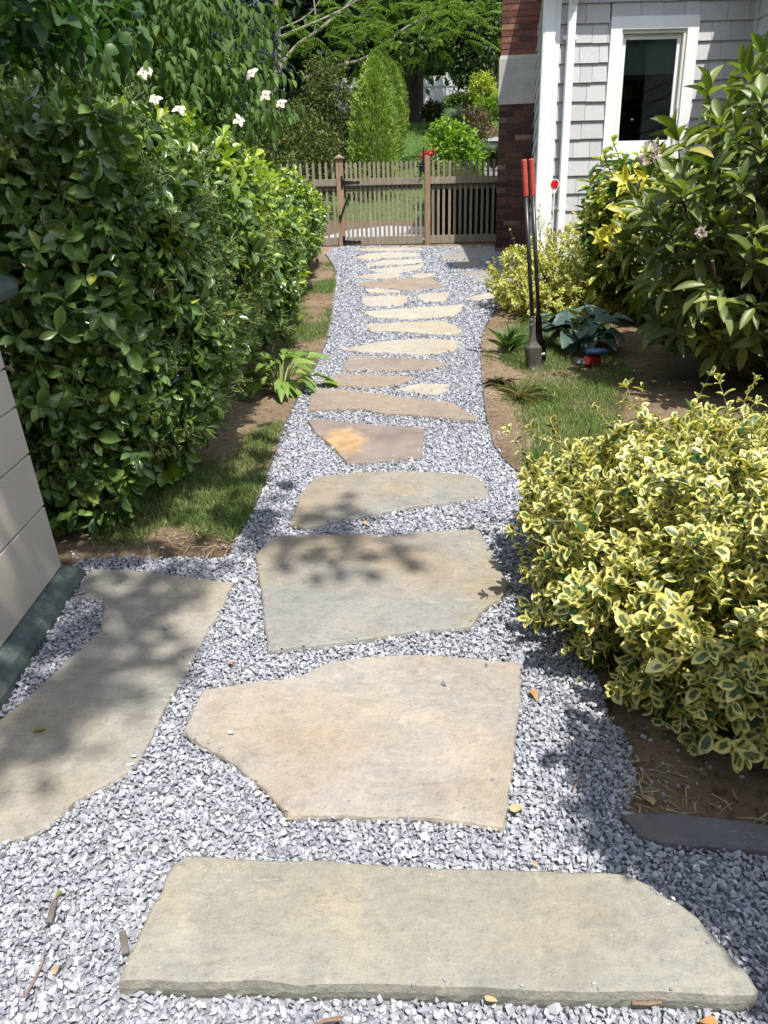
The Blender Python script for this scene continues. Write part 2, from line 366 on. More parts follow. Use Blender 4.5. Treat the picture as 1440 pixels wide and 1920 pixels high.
slabs = [
 ('olive', .052, .056, [(350,1603),(560,1612),(760,1622),(960,1630),(1170,1637),(1225,1660),(1272,1690),(1310,1720),(1345,1762),(1375,1795),(1420,1855),(1412,1863),(1200,1857),(900,1848),(620,1842),(400,1838),(222,1836),(240,1790),(270,1730),(303,1670),(325,1620)], 'wide grey-green flagstone with a thick front edge, nearest the viewer'),
 ('pale', .016, .03, [(172,1066),(235,1068),(300,1073),(437,1092),(410,1150),(375,1210),(345,1265),(300,1342),(262,1420),(240,1445),(140,1500),(85,1548),(20,1572),(-160,1640),(-260,1500),(-120,1430),(5,1345),(70,1290),(120,1240),(188,1182),(193,1122),(140,1118),(150,1092)], 'long L-shaped flagstone beside the beige storage bin, dappled with shadow'),
 ('pink', .02, .03, [(345,1368),(362,1325),(380,1292),(470,1278),(560,1268),(590,1252),(620,1240),(700,1229),(780,1226),(880,1232),(977,1241),(972,1330),(962,1420),(953,1475),(942,1548),(860,1538),(760,1530),(640,1526),(540,1527),(512,1498),(495,1475),(440,1430),(395,1405),(368,1388)], 'large pinkish beige flagstone with a pointed tip on its outer side'),
 ('grey', .022, .034, [(478,1040),(498,1018),(520,1003),(600,1001),(680,1000),(720,1006),(780,998),(830,993),(898,993),(915,1020),(932,1052),(953,1095),(940,1122),(905,1140),(893,1158),(882,1174),(780,1180),(690,1196),(600,1208),(502,1219),(494,1150),(486,1090)], 'large grey flagstone with rusty brown stains along its front half'),
 ('grey', .022, .034, [(560,930),(575,912),(592,893),(660,886),(730,883),(810,884),(880,889),(908,904),(918,930),(860,938),(800,945),(745,953),(690,965),(630,976),(572,989),(542,981),(552,960),(560,942)], 'grey flagstone tapering to a thick blunt tip, with a small notch'),
 ('rust', .02, .034, [(578,787),(600,785),(690,795),(795,802),(793,830),(790,857),(740,862),(700,866),(650,868),(640,855),(625,835),(605,822),(590,810)], 'dark brown flagstone with an orange rust patch'),
 ('brown', .024, .038, [(585,727),(640,730),(745,743),(850,755),(862,763),(895,782),(886,787),(820,781),(760,775),(720,774),(680,765),(630,766),(577,767)], 'long brown flagstone with a sharp pointed end'),
 ('brown', .02, .03, [(600,716),(618,708),(635,700),(705,703),(780,706),(760,714),(742,721),(680,725),(640,722)], 'narrow brown flagstone with slanted ends beside the leafy green hosta'),
 ('tan', .016, .03, [(745,730),(768,722),(790,719),(842,720),(836,732),(830,739),(790,737)], 'small tan flagstone wedged against the long brown one'),
 ('brown', .02, .03, [(640,693),(648,678),(655,666),(720,669),(780,672),(815,675),(842,682),(820,688),(800,692),(720,693)], 'brown flagstone with a straight front edge and tapered right tip'),
 ('tan', .018, .03, [(640,655),(675,648),(710,640),(750,637),(800,634),(858,638),(857,650),(853,656),(820,661),(790,665),(720,659),(680,659)], 'tan flagstone with a darker diagonal crack and long thin tip'),
 ('tan', .02, .032, [(683,608),(750,604),(830,601),(850,609),(866,619),(852,627),(800,625),(760,621),(720,619),(695,619)], 'pale tan flagstone, smooth, with a slanted right end'),
 ('yellow', .02, .032, [(681,584),(740,579),(800,575),(868,571),(862,582),(852,590),(800,595),(760,597),(705,594),(694,592)], 'pale buff flagstone with fine parallel streaks'),
 ('tan', .018, .03, [(678,566),(680,556),(720,554),(765,555),(762,564),(752,572),(710,573),(685,572)], 'short squarish tan flagstone, left of a pair'),
 ('tan', .018, .03, [(780,554),(800,549),(843,548),(840,556),(835,563),(795,565)], 'small tan flagstone, right of a pair'),
 ('brown', .02, .032, [(668,531),(720,526),(770,520),(812,522),(822,529),(832,537),(795,541),(762,544),(735,539),(700,539),(680,536)], 'brownish flagstone with a jagged front edge'),
 ('tan', .016, .03, [(684,541),(712,541),(738,543),(752,547),(720,549),(690,547)], 'thin sliver flagstone in front of the brownish jagged one'),
 ('tan', .018, .03, [(664,519),(690,514),(740,511),(755,514),(745,519),(700,522)], 'thin tan flagstone with a pointed left end'),
 ('tan', .018, .03, [(768,518),(780,513),(815,511),(813,516),(790,521)], 'tiny tan flagstone beside a jagged brownish stone'),
 ('tan', .018, .03, [(690,506),(740,500),(795,495),(788,503),(760,510),(715,511)], 'slanting tan flagstone, fourth from the gate'),
 ('yellow', .018, .03, [(684,494),(720,488),(790,485),(794,490),(750,496),(688,498)], 'slim buff flagstone, third from the gate'),
 ('yellow', .018, .03, [(664,482),(695,475),(740,472),(788,475),(786,480),(720,483),(680,485)], 'golden yellow flagstone just before the gate'),
 ('tan', .016, .03, [(660,468),(700,464.5),(790,464),(795,467.5),(730,470),(690,470)], 'thin flagstone along the foot of the gate'),
 ('grey', .016, .03, [(824,485),(840,476),(868,472),(925,474),(930,482),(880,485)], 'rounded grey flagstone in the shade beside the chimney'),
 ('grey', .016, .03, [(845,470),(870,465),(925,466),(922,471),(880,472)], 'shaded grey flagstone along the foot of the fence'),
 ('grey', .016, .03, [(846,500),(856,489),(895,486),(902,494),(890,500)], 'small shaded grey flagstone half in the sun'),
 ('grey', .016, .03, [(856,514),(880,508),(960,504),(965,511),(900,515)], 'long grey flagstone at the edge of the house shadow'),
 ('grey', .016, .03, [(884,525),(895,518),(935,518),(950,524),(915,528)], 'grey flagstone lying beside the yellow shrub, sunlit'),
 ('tan', .016, .03, [(872,560),(890,554),(915,549),(940,550),(935,559),(900,562)], 'small tan flagstone tucked against the yellow groundcover'),
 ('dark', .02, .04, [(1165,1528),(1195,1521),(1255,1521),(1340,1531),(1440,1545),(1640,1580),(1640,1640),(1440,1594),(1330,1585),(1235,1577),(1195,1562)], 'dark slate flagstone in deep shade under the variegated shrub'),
]
slab_polys = []
def slab(mat, top, thick, px, label):
    P0 = np.array([G(x, y, top) for x, y in px]); c = P0.mean(0)
    Q = []                                                     # break the outline into short, chipped steps
    for i in range(len(P0)):
        a, b = P0[i], P0[(i+1) % len(P0)]; L = np.linalg.norm(b - a); k = max(2, int(L / .018)); d = (b - a) / max(L, 1e-6); nrm = np.array([-d[1], d[0], 0])
        for j in range(k):
            q = a + (b - a) * j / k; am = min(1, 4 * min(j, k - j) / k) if k > 2 else .3
            Q.append(q + nrm * am * (.006 * vnoise(q * 9, 5) + .0025 * vnoise(q * 38, 6)))
    Q = np.array(Q); slab_polys.append(P0[:, :2]); n = len(Q)
    e = np.roll(Q, -1, 0) - np.roll(Q, 1, 0); out = unit(np.stack([e[:, 1], -e[:, 0], 0 * e[:, 0]], 1))
    area = .5 * np.sum(Q[:, 0] * np.roll(Q[:, 1], -1) - np.roll(Q[:, 0], -1) * Q[:, 1])
    if area < 0: out = -out
    r1 = rng.normal(0, .001, (n, 1)); r2 = rng.normal(0, .0013, (n, 1))
    up = np.array([0, 0, 1.])
    rings = [Q - out * .006, Q - up * (.0035 + abs(r1) * .6), Q + out * (.003 + r1) - up * thick * .4, Q + out * (.001 + r2) - up * thick * .72, Q - out * .004 - up * thick]
    V = np.concatenate(rings); tri = tessellate_polygon([[Vector(p) for p in rings[0]]])
    F = [tuple(t) for t in tri]
    for r in range(4):
        for j in range(n):
            k = (j+1) % n; F.append((r*n+j, (r+1)*n+j, (r+1)*n+k, r*n+k))
    g = Geo().add(V, F); o = mk('flagstone', g, SM[mat], loc=(c[0], c[1], c[2] - top))
    bm = bmesh.new(); bm.from_mesh(o.data); bmesh.ops.recalc_face_normals(bm, faces=bm.faces)
    if max(bm.faces, key=lambda f: abs(f.normal.z) * f.calc_area()).normal.z < 0: bmesh.ops.reverse_faces(bm, faces=bm.faces)
    bm.to_mesh(o.data); bm.free()
    tag(o, label, 'flagstone', 'flagstones of the garden path')
for s_ in slabs: slab(*s_)

# ------------------------------------------------------------------ loose gravel
def hull_stone(seed, npts):
    r = np.random.default_rng(seed); p = unit(r.normal(size=(npts, 3))) * r.uniform(.75, 1.0, (npts, 1)) * np.array([1.0, .78, .55])
    bm = bmesh.new(); [bm.verts.new(q) for q in p]; bmesh.ops.convex_hull(bm, input=bm.verts)
    bmesh.ops.delete(bm, geom=[v for v in bm.verts if not v.link_faces], context='VERTS')
    bmesh.ops.triangulate(bm, faces=bm.faces); bmesh.ops.recalc_face_normals(bm, faces=bm.faces); bm.verts.index_update()
    V = np.array([v.co for v in bm.verts]); F = np.array([[v.index for v in f.verts] for f in bm.faces]); bm.free(); return V, F
stone_T = [hull_stone(100 + i, 10) for i in range(14)]; stone_F = [hull_stone(300 + i, 7) for i in range(8)]
def stones(g, pos, rad, tmpl, flat=.36):
    which = rng.integers(0, len(tmpl), len(pos))
    for k, (tv, tf) in enumerate(tmpl):
        s_ = which == k; m = int(s_.sum())
        if not m: continue
        q = rng.normal(size=(m, 4)) * np.array([1, flat, flat, 1]); q /= np.linalg.norm(q, axis=1)[:, None]; w, x, y, z = q.T
        R = np.stack([1-2*(y*y+z*z), 2*(x*y-z*w), 2*(x*z+y*w), 2*(x*y+z*w), 1-2*(x*x+z*z), 2*(y*z-x*w), 2*(x*z-y*w), 2*(y*z+x*w), 1-2*(x*x+y*y)], 1).reshape(m, 3, 3)
        sc = rad[s_][:, None, None] * rng.uniform(.75, 1.25, (m, 1, 3)); V = np.einsum('mij,mkj->mki', R, tv[None] * sc) + pos[s_][:, None]
        g.add(V.reshape(-1, 3), (tf[None] + (np.arange(m) * len(tv))[:, None, None]).reshape(-1, 3))
gg = Geo()
for (y0, y1, a, r0, r1, T) in ((.7, 2.6, .0108, .0058, .0126, stone_T), (2.6, 4.2, .0118, .0066, .0128, stone_T), (4.2, 6.2, .0138, .0078, .0142, stone_F), (6.2, 8.6, .0175, .0095, .0165, stone_F), (8.6, 13, .0235, .012, .02, stone_F)):
    for layer in range(2):
        st = a * (1.0 if layer == 0 else 1.55)
        x, y = np.meshgrid(np.arange(-1.9, 2.2, st), np.arange(y0, y1, st)); x = (x + rng.uniform(-.5, .5, x.shape) * st).ravel(); y = (y + rng.uniform(-.5, .5, y.shape) * st).ravel()
        k = inside(x + .02 * vnoise(np.stack([x*12, y*12, 0*x], -1), 8), y + .02 * vnoise(np.stack([x*12, y*12, 0*x], -1), 9), gravel_poly)
        # outside the view there is no need for single stones
        dep = y * _c + (HC - S * y) * _s; k &= np.abs(x) < dep * .5 + .55
        for q in slab_polys:
            b0, b1 = q.min(0) - .05, q.max(0) + .05; near = k & (x > b0[0]) & (x < b1[0]) & (y > b0[1]) & (y < b1[1])
            if near.any():
                cen = q.mean(0); ii = np.where(near)[0]; jx, jy = x[ii] + rng.normal(0, .004, len(ii)), y[ii] + rng.normal(0, .004, len(ii))
                k[ii[inside(jx, jy, q)]] = False
        x, y = x[k], y[k]; r = np.clip(rng.lognormal(math.log((r0 + r1) / 2), .26, len(x)), r0 * .7, r1 * 1.35)
        z = S * y + r * .25 + (.004 + .007 * rng.random(len(x)) if layer else 0)
        stones(gg, np.stack([x, y, z], 1), r, T)
# small chips kicked up on to the margins of the slabs
for q, s_ in zip(slab_polys[:13], slabs[:13]):
    m = 26; i = rng.integers(0, len(q), m); t = rng.random((m, 1)); p = q[i] * (1 - t) + q[(i + 1) % len(q)] * t; cen = q.mean(0); p = p + unit(cen - p) * rng.exponential(.018, (m, 1)); r = rng.uniform(.0035, .0085, m)
    stones(gg, np.column_stack([p, S * p[:, 1] + s_[1] + r * .3]), r, stone_T, .2)
# a few strays on the soil by the edges
for (cx, cy, sp, m) in ((1190, 1440, 60, 60), (1280, 1480, 60, 30), (940, 820, 30, 40), (930, 740, 25, 25), (470, 930, 40, 60), (400, 1040, 60, 90), (160, 1060, 30, 30)):
    p = np.array([G(cx + rng.normal(0, sp), cy + rng.normal(0, sp * .5)) for _ in range(m)]); stones(gg, p + np.array([0, 0, .006]), rng.uniform(.005, .011, m), stone_T)
M_grav = MI('blue_grey_gravel', None, .82, .3, 90, .35, .35, stops=[(0, (.235,.245,.28)), (.2, (.315,.327,.37)), (.6, (.4,.413,.46)), (.92, (.485,.497,.54)), (1, (.6,.605,.62))])
tag(mk('gravel', gg, M_grav, loc=(0, 0, 0)), 'crushed blue-grey gravel filling the path between the flagstones', 'gravel', kind='stuff')
# stones lying loose on the flagstones
for (px, py, top, r, lab) in ((832,1285,.02,.02,'pale gravel chip lying alone near the middle of the pinkish slab'), (913,1250,.02,.013,'small grey chip near the far corner of the pinkish slab'), (433,1376,.02,.014,'dark chip beside the crack on the tip of the pinkish slab'),
     (311,1180,.016,.014,'white chip lying on the L-shaped slab'), (156,1113,.016,.016,'grey chip in the notch of the L-shaped slab'), (878,1021,.022,.009,'tiny dark pebble near the far corner of the stained grey slab'), (252,1420,.016,.013,'grey chip at the edge of the L-shaped slab')):
    g = Geo(); p = G(px, py, top); stones(g, np.array([p + [0, 0, r * .35]]), np.array([r]), stone_T, .2)
    tag(mk('gravel_chip', g, M_grav), lab, 'stone chip', 'gravel chips lying on the flagstones')

# ------------------------------------------------------------------ steel edging
M_steel = MN('edging_steel', [(.07,.06,.052), (.15,.13,.11)], 20, .8, .3)
def strip(name, px, label, h=.017, w=.005):
    p = np.array([G(*q) for q in px]); t = np.linspace(0, len(p) - 1, len(p) * 5); q = np.stack([np.interp(t, range(len(p)), p[:, i]) for i in range(3)], 1)
    for _ in range(3): q[1:-1] = (q[:-2] + q[1:-1] * 2 + q[2:]) / 4
    d = np.gradient(q, axis=0); nn = unit(np.stack([-d[:, 1], d[:, 0], 0 * d[:, 0]], 1)) * w / 2; m = len(q); up = np.array([0, 0, h]); dn = np.array([0, 0, -.05])
    V = np.concatenate([q + nn + dn, q + nn + up, q - nn + up, q - nn + dn]); F = [(a*m+i, a*m+i+1, b*m+i+1, b*m+i) for i in range(m-1) for a, b in ((0, 1), (1, 2), (2, 3))]
    tag(mk(name, Geo().add(V, F), M_steel), label, 'edging', 'steel strips edging the path')
strip('path_edging', [(475,957),(502,890),(516,850),(545,772),(585,703),(611,650),(621,600),(629,540),(629,505),(611,478)], 'thin steel edging along the hedge side of the gravel')
strip('path_edging', [(917,600),(905,625),(900,660),(905,720),(911,780),(926,840),(950,872),(978,892)], 'thin steel edging between gravel and the bed with the post hole digger')

# ------------------------------------------------------------------ grass
M_grass = ML('grass_blade', [(.07,.13,.025), (.11,.2,.04), (.16,.25,.06), (.3,.28,.12)], .5, .3, stops=[(0, (.08,.135,.03)), (.5, (.135,.21,.05)), (.84, (.19,.27,.075)), (1, (.36,.31,.16))])
bare = [(*G(505, 765)[:2], .2), (*G(470, 750)[:2], .2), (*G(606, 520)[:2], .3), (*G(603, 560)[:2], .25), (*G(600, 480)[:2], .4), (*G(930, 700)[:2], .2), (*G(940, 640)[:2], .22), (*G(935, 840)[:2], .12), (*G(400, 1040)[:2], .1), (*G(300, 1035)[:2], .1)]
def grass(g, poly, n, h0, h1, w, dens=.5, sc=1.4, seed=11, lean=.45):
    poly = np.asarray(poly)[:, :2]; b0, b1 = poly.min(0), poly.max(0); x = rng.uniform(b0[0], b1[0], n); y = rng.uniform(b0[1], b1[1], n)
    e1 = np.stack([x*3.3, y*3.3, 0*x], -1); k = inside(x + .11 * vnoise(e1, 41) + rng.normal(0, .035, n), y + .14 * vnoise(e1, 42) + rng.normal(0, .035, n), poly) & ~inside(x, y, gravel_poly) & (vnoise(np.stack([x*sc, y*sc, 0*x], -1), seed) + .5 * vnoise(np.stack([x*sc*3.1, y*sc*3.1, 0*x], -1), seed+1) > rng.uniform(-.35, .35, n) - dens + .5 + sum(1.15 * np.exp(-((x - bx) ** 2 + (y - by) ** 2 * .3) / br ** 2 * 1.4) for bx, by, br in bare)); x, y = x[k], y[k]; m = len(x)
    yd = unit(np.stack([rng.normal(0, lean, m), rng.normal(0, lean, m), np.ones(m)], 1)); h = rng.uniform(h0, h1, m)
    leaves(g, np.stack([x, y, gz(x, y) - .004], 1), yd, rdir(m), h, w, L_BLADE)
def px_poly(px): return [G(*q) for q in px]
gr = Geo()
grass(gr, px_poly([(200,1025),(180,960),(330,860),(480,700),(560,600),(600,500),(612,480),(627,520),(618,600),(606,650),(575,705),(540,770),(510,850),(496,890),(468,950),(440,1000),(420,1030),(300,1035)]), 220000, .018, .052, .0042, .66)
grass(gr, px_poly([(940,690),(965,640),(1000,580),(1130,600),(1200,700),(1150,850),(1010,900),(985,870),(975,800)]), 110000, .02, .06, .0042, .46)
grass(gr, px_poly([(-80,2010),(-80,1905),(40,1912),(150,1922),(230,1990)]), 2500, .04, .08, .004, .9)
grass(gr, px_poly([(905,625),(1000,570),(1000,900),(960,870),(925,830),(905,720)]), 30000, .015, .045, .0035, .12)
tag(mk('grass', gr, M_grass, loc=(0, 0, 0)), kind='stuff')
lawn = Geo()
grass(lawn, [(-1.2, 14.95), (3.0, 14.7), (3.6, 20), (2.6, 29), (.6, 29), (-.4, 20)], 60000, .025, .055, .012, 1.3, lean=.7)
M_lawn = ML('lawn_blade', [(.1,.19,.05), (.14,.25,.065), (.19,.3,.09)], .6, .3)
tag(mk('lawn', lawn, M_lawn, loc=(0, 0, 0)), kind='stuff')
# ------------------------------------------------------------------ beyond the gate: mulch strip and gravel patch
flat_poly('gravel_walk', [(-.9, 12.8), (1.2, 12.8), (1.2, 14.0), (.9, 14.4), (.2, 14.55), (-.5, 14.3), (-.9, 13.7)], MN('pale_gravel', [(.18,.18,.19), (.42,.42,.42)], 45, .95, .8, 60), .012)
flat_poly('mulch_bed', [(-3, 13.2), (-.9, 13.75), (-.5, 14.35), (.2, 14.6), (.9, 14.45), (1.6, 14.2), (2.2, 14.4), (1.6, 14.75), (.4, 15.0), (-.6, 15.0), (-3, 15.4)], MN('bark_mulch', [(.06,.035,.022), (.16,.1,.065)], 30, .95, .8, 60), .008)

# crumbs of soil on the bare ground beside the path
g = Geo(); n_ = 15000; x = rng.uniform(-1.3, 1.9, n_); y = 2 + 9 * rng.random(n_) ** 1.4; k = ~inside(x, y, gravel_poly) & (np.abs(x) < .55 * y); x, y = x[k], y[k]; r = np.clip(rng.lognormal(math.log(.0045), .5, len(x)), .002, .016)
stones(g, np.stack([x, y, gz(x, y) + r * .2], 1), r, stone_F, .8)
tag(mk('soil_crumbs', g, MI('soil_crumb', [(.09,.06,.038), (.2,.145,.095), (.3,.23,.155)], .95, .3), loc=(0, 0, 0)), 'loose crumbs of brown soil on the bare ground beside the path', 'soil', kind='stuff')
# ------------------------------------------------------------------ house
M_white = MN('white_trim_paint', [(.74,.75,.76), (.8,.8,.8)], 4, .45, .04, 80)
M_shingle = MI('grey_shingle', None, .75, .1, 30, .1, .3, stops=[(0, (.44,.44,.445)), (1, (.5,.5,.5))])
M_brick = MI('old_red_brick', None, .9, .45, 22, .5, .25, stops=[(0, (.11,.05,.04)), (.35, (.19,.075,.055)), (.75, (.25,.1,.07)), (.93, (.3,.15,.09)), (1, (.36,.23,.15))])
M_brickd = MI('shade_darkened_brick', None, .9, .45, 22, .5, .2, stops=[(0, (.06,.032,.026)), (.5, (.1,.05,.038)), (.88, (.15,.075,.055)), (.93, (.27,.17,.11)), (1, (.34,.23,.16))])  # darker copy of the brick: shade on the lower chimney put into its colour
M_mortar = MN('mortar', [(.11,.1,.09), (.19,.175,.16)], 30, .95, .4)
M_lime = MN('limestone_band', [(.33,.325,.295), (.42,.405,.37)], 6, .85, .25, 60)
M_roof = MN('asphalt_shingle', [(.05,.05,.055), (.1,.1,.105)], 50, .95, .5)
YW = 9.0
xc = P(1023, 0, YW)[0]; xc = .5 * (xc + P(1005.5, 367, YW)[0]); xr = P(1419, 60, YW)[0]; ZB = .72; ZE = 3.8
house = thing('house', 'grey shingled house with white trim, tall window and brick chimney', 'house', (xc, YW, ZB))
def shingles(g, along, o, x0, x1, z0, z1, exp=.176, holes=()):
    """courses of single shingles; 'along' is the wall direction, o its outward normal"""
    along = np.array(along, float); o = np.array(o, float); z = z0
    while z < z1:
        x = x0 - rng.uniform(0, .2)
        while x < x1:
            w = rng.uniform(.11, .3)
            for (h0, h1, k0, k1) in holes:
                for hh in (h0, h1): w = hh - x - .002 if x + .01 < hh < x + w else w
            a, b = max(x, x0), min(x + w, x1); x += w + .004
            if b - a < .012: continue
            cz0, cz1 = z, min(z + exp * 1.12, z1)
            for (h0, h1, k0, k1) in holes:
                if z < k0 < z + exp and a < h1 and b > h0: cz1 = min(cz1, k0)          # trimmed round the opening
                elif z < k1 < z + exp and a < h1 and b > h0: cz0 = k1
                elif z + exp > k0 and z < k1:
                    if a >= h0 and b <= h1: a = b
                    elif a < h0 < b: b = h0
                    elif a < h1 < b: a = h1
            if b - a < .012: continue
            zt = cz1; j = rng.uniform(0, .004); dz = rng.choice([0, 0, 0, .004]) if cz0 == z else 0
            ob, ot = o * (.026 + j), o * .006; A, B = along * a, along * b; up = np.array([0, 0, 1.])
            g.add(np.array([A, B, B + ob, A + ob, A + up*(zt-cz0-dz), B + up*(zt-cz0-dz), B + up*(zt-cz0-dz) + ot, A + up*(zt-cz0-dz) + ot]) + up * (cz0 + dz), [(0,1,2,3),(4,7,6,5),(3,2,6,7),(0,4,5,1),(0,3,7,4),(1,5,6,2)])
        z += exp
# window rectangle
wl, wr = P(1147, 35, YW)[0], P(1311, 30, YW)[0]; wl = .5*(wl + P(1128.4, 255, YW)[0]); wr = .5*(wr + P(1294.4, 193, YW)[0]); wt = P(1230, 31, YW)[2]; wb = P(1180, 300, YW)[2]
core = Geo().box((xc + .012, YW + .002, ZB - .3), (wl, YW + .2, ZE)).box((wr, YW + .002, ZB - .3), (xr + .5, YW + .2, ZE)).box((wl, YW + .002, ZB - .3), (wr, YW + .2, wb)).box((wl, YW + .002, wt), (wr, YW + .2, ZE))
mk('wall', core, M_mortar, house)
g = Geo(); shingles(g, (1, 0, 0), (0, -1, 0), xc + .02, xr, ZB, ZE, holes=[(wl, wr, wb, wt)])
g = Geo().add(np.concatenate(g.V) + np.array([0, YW, 0]), np.concatenate(g.F)); 
mk('shingle_siding', g, M_shingle, house)
yb = YW + 7
sA, cA = math.sin(math.radians(9.2)), math.cos(math.radians(9.2))           # the side wall runs off a little to the right
def sw(t, o, z): return (xc + .012 + sA * t + cA * o, YW + cA * t - sA * o, z)
mk('wall', Geo().hexa([sw(.03, 0, ZB-.3), sw(.03, .2, ZB-.3), sw(7, .2, ZB-.3), sw(7, 0, ZB-.3), sw(.03, 0, ZE), sw(.03, .2, ZE), sw(7, .2, ZE), sw(7, 0, ZE)]), M_mortar, house)
g = Geo(); shingles(g, (sA, cA, 0), (-cA, sA, 0), .04, 6.9, ZB, ZE)
mk('shingle_siding', Geo().add(np.concatenate(g.V) + np.array([xc + .012, YW, 0]), np.concatenate(g.F)), M_shingle, house)
# corner boards
x1 = P(1053, 0, YW)[0]; x1 = .5 * (x1 + P(1029, 460, YW)[0])
mk('corner_board', Geo().box((xc, YW - .034, ZB - .25), (x1 - .05, YW, ZE)).box((x1 - .048, YW - .030, ZB - .25), (x1, YW, ZE)).box((xc - .012, YW - .03, ZB - .25), (xc + .0, YW + .035, ZE)), M_white, house, bevel=.003)
# downspout: from the gutter, back to the wall, down
dx0 = P(1058, 60, YW)[0] + .015; dx1 = P(1075, 60, YW)[0]; dc, dw = (dx0 + dx1) / 2, (dx1 - dx0) / 2
def rect_tube(g, pts, hw, hd):
    V = []
    for p in pts: V += [(p[0]-hw, p[1]-hd, p[2]), (p[0]+hw, p[1]-hd, p[2]), (p[0]+hw, p[1]+hd, p[2]), (p[0]-hw, p[1]+hd, p[2])]
    F = [(i*4+j, i*4+(j+1) % 4, i*4+4+(j+1) % 4, i*4+4+j) for i in range(len(pts)-1) for j in range(4)] + [(3,2,1,0), tuple(len(pts)*4-4+j for j in range(4))]
    return g.add(V, F)
zt = P(1068, 28, YW)[2]
ds = mk('downspout', rect_tube(Geo(), [(dc, YW-.075, ZB+.02), (dc, YW-.075, zt), (dc, YW-.09, zt+.06), (dc, YW-.2, zt+.2), (dc, YW-.25, ZE-.02)], dw, .036), M_white, house, bevel=.006)
for zz in (zt - .22, ZB + .9): mk('strap', Geo().box((dc - dw - .03, YW - .045, zz), (dc + dw + .03, YW - .028, zz + .035)), M_white, ds)
# window
win = thing('window', None, None, ((wl + wr) / 2, YW, wb)); win.parent = house; win.location = Vector(win.location) - Vector(house.location)
cw = .115
tr = Geo().box((wl, YW-.04, wb), (wl+cw, YW+.02, wt)).box((wr-cw, YW-.04, wb), (wr, YW+.02, wt)).box((wl+cw, YW-.0385, wt-cw), (wr-cw, YW+.02, wt)).box((wl+cw, YW-.0385, wb), (wr-cw, YW+.02, wb+cw))
mk('casing', tr, M_white, win, bevel=.003)
il, ir, it, ib = wl+cw, wr-cw, wt-cw, wb+cw; M_jamb = MN('cream_sash_paint', [(.6,.58,.5), (.68,.66,.58)], 5, .45, 0)
mk('jamb', Geo().box((il, YW-.02, ib), (il+.018, YW+.12, it)).box((ir-.03, YW-.02, ib), (ir, YW+.12, it)).box((il+.018, YW-.018, it-.03), (ir-.03, YW+.12, it)).box((il+.018, YW-.018, ib), (ir-.03, YW+.12, ib+.02)), M_jamb, win)
a, b, c_, d_ = il+.02, ir-.034, it-.034, ib+.022
mk('sash', Geo().box((a, YW+.02, d_), (a+.042, YW+.055, c_)).box((b-.042, YW+.02, d_), (b, YW+.055, c_)).box((a+.042, YW+.021, c_-.045), (b-.042, YW+.055, c_)).box((a+.042, YW+.021, d_), (b-.042, YW+.055, d_+.05)), M_white, win, bevel=.003)
def glass_mat():
    n = N('window_glass'); t = n.new('ShaderNodeBsdfTransparent'); t.inputs[0].default_value = (.8, .85, .83, 1); gl = n.new('ShaderNodeBsdfGlossy'); gl.inputs['Roughness'].default_value = .01
    fr = n.new('ShaderNodeFresnel'); fr.inputs[0].default_value = 1.6; x = n.new('ShaderNodeMixShader'); n.lk(fr.outputs[0], x.inputs[0]); n.lk(t.outputs[0], x.inputs[1]); n.lk(gl.outputs[0], x.inputs[2]); n.lk(x.outputs[0], n.out.inputs[0]); return n.m
mk('pane', Geo().box((a+.042, YW+.034, d_+.05), (b-.042, YW+.038, c_-.045)), glass_mat(), win)
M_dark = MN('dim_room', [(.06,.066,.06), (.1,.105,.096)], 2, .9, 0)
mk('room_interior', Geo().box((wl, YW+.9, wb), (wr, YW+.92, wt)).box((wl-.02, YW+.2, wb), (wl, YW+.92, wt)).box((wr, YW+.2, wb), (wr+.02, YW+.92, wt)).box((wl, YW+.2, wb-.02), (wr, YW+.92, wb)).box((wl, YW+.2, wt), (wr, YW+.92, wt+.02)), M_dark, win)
zs = P(1215, 137, YW)[2]
mk('roller_shade', Geo().box((a+.03, YW+.085, zs), (b-.03, YW+.088, c_)), MN('shade_cloth', [(.3,.35,.33), (.36,.41,.38)], 8, .9, .1, 200, stretch=(1,1,30)), win)
mk('insect_screen', Geo().box((a+.04, YW+.06, P(1200, 197, YW)[2]-.004), (b-.04, YW+.07, P(1200, 197, YW)[2]+.004)), M_dark, win)
# inner corner and wing
mk('corner_trim', Geo().box((xr - .045, YW - .05, ZB - .25), (xr, YW - .001, ZE)), MN('grey_corner_paint', [(.5,.5,.5), (.56,.56,.56)], 4, .6, 0), house)
g = Geo(); shingles(g, (0, 1, 0), (-1, 0, 0), 5.6, YW - .052, ZB, ZE, holes=[(7.65, 8.62, ZB + 1.0, wt - .05)])
mk('shingle_siding', Geo().add(np.concatenate(g.V) + np.array([xr, 0, 0]), np.concatenate(g.F)), M_shingle, house)
mk('wing_wall', Geo().box((xr + .001, 5.6, ZB - .4), (xr + .25, YW - .002, ZE)), M_mortar, house)
w2 = thing('window', None, None, (xr, 8.13, ZB + 1)); w2.parent = house; w2.location = Vector(w2.location) - Vector(house.location)
y0, y1, z0, z1 = 7.65, 8.62, ZB + 1.0, wt - .05
mk('casing', Geo().box((xr-.045, y0, z0), (xr, y0+cw, z1)).box((xr-.045, y1-cw, z0), (xr, y1, z1)).box((xr-.0435, y0+cw, z1-cw), (xr, y1-cw, z1)).box((xr-.0435, y0+cw, z0), (xr, y1-cw, z0+cw)), M_white, w2, bevel=.003)
mk('sash', Geo().box((xr-.03, y0+cw, z0+cw), (xr-.006, y0+cw+.045, z1-cw)).box((xr-.03, y1-cw-.045, z0+cw), (xr-.006, y1-cw, z1-cw)).box((xr-.029, y0+cw+.045, z1-cw-.045), (xr-.006, y1-cw-.045, z1-cw)).box((xr-.029, y0+cw+.045, z0+cw), (xr-.006, y1-cw-.045, z0+cw+.045)), M_jamb, w2)
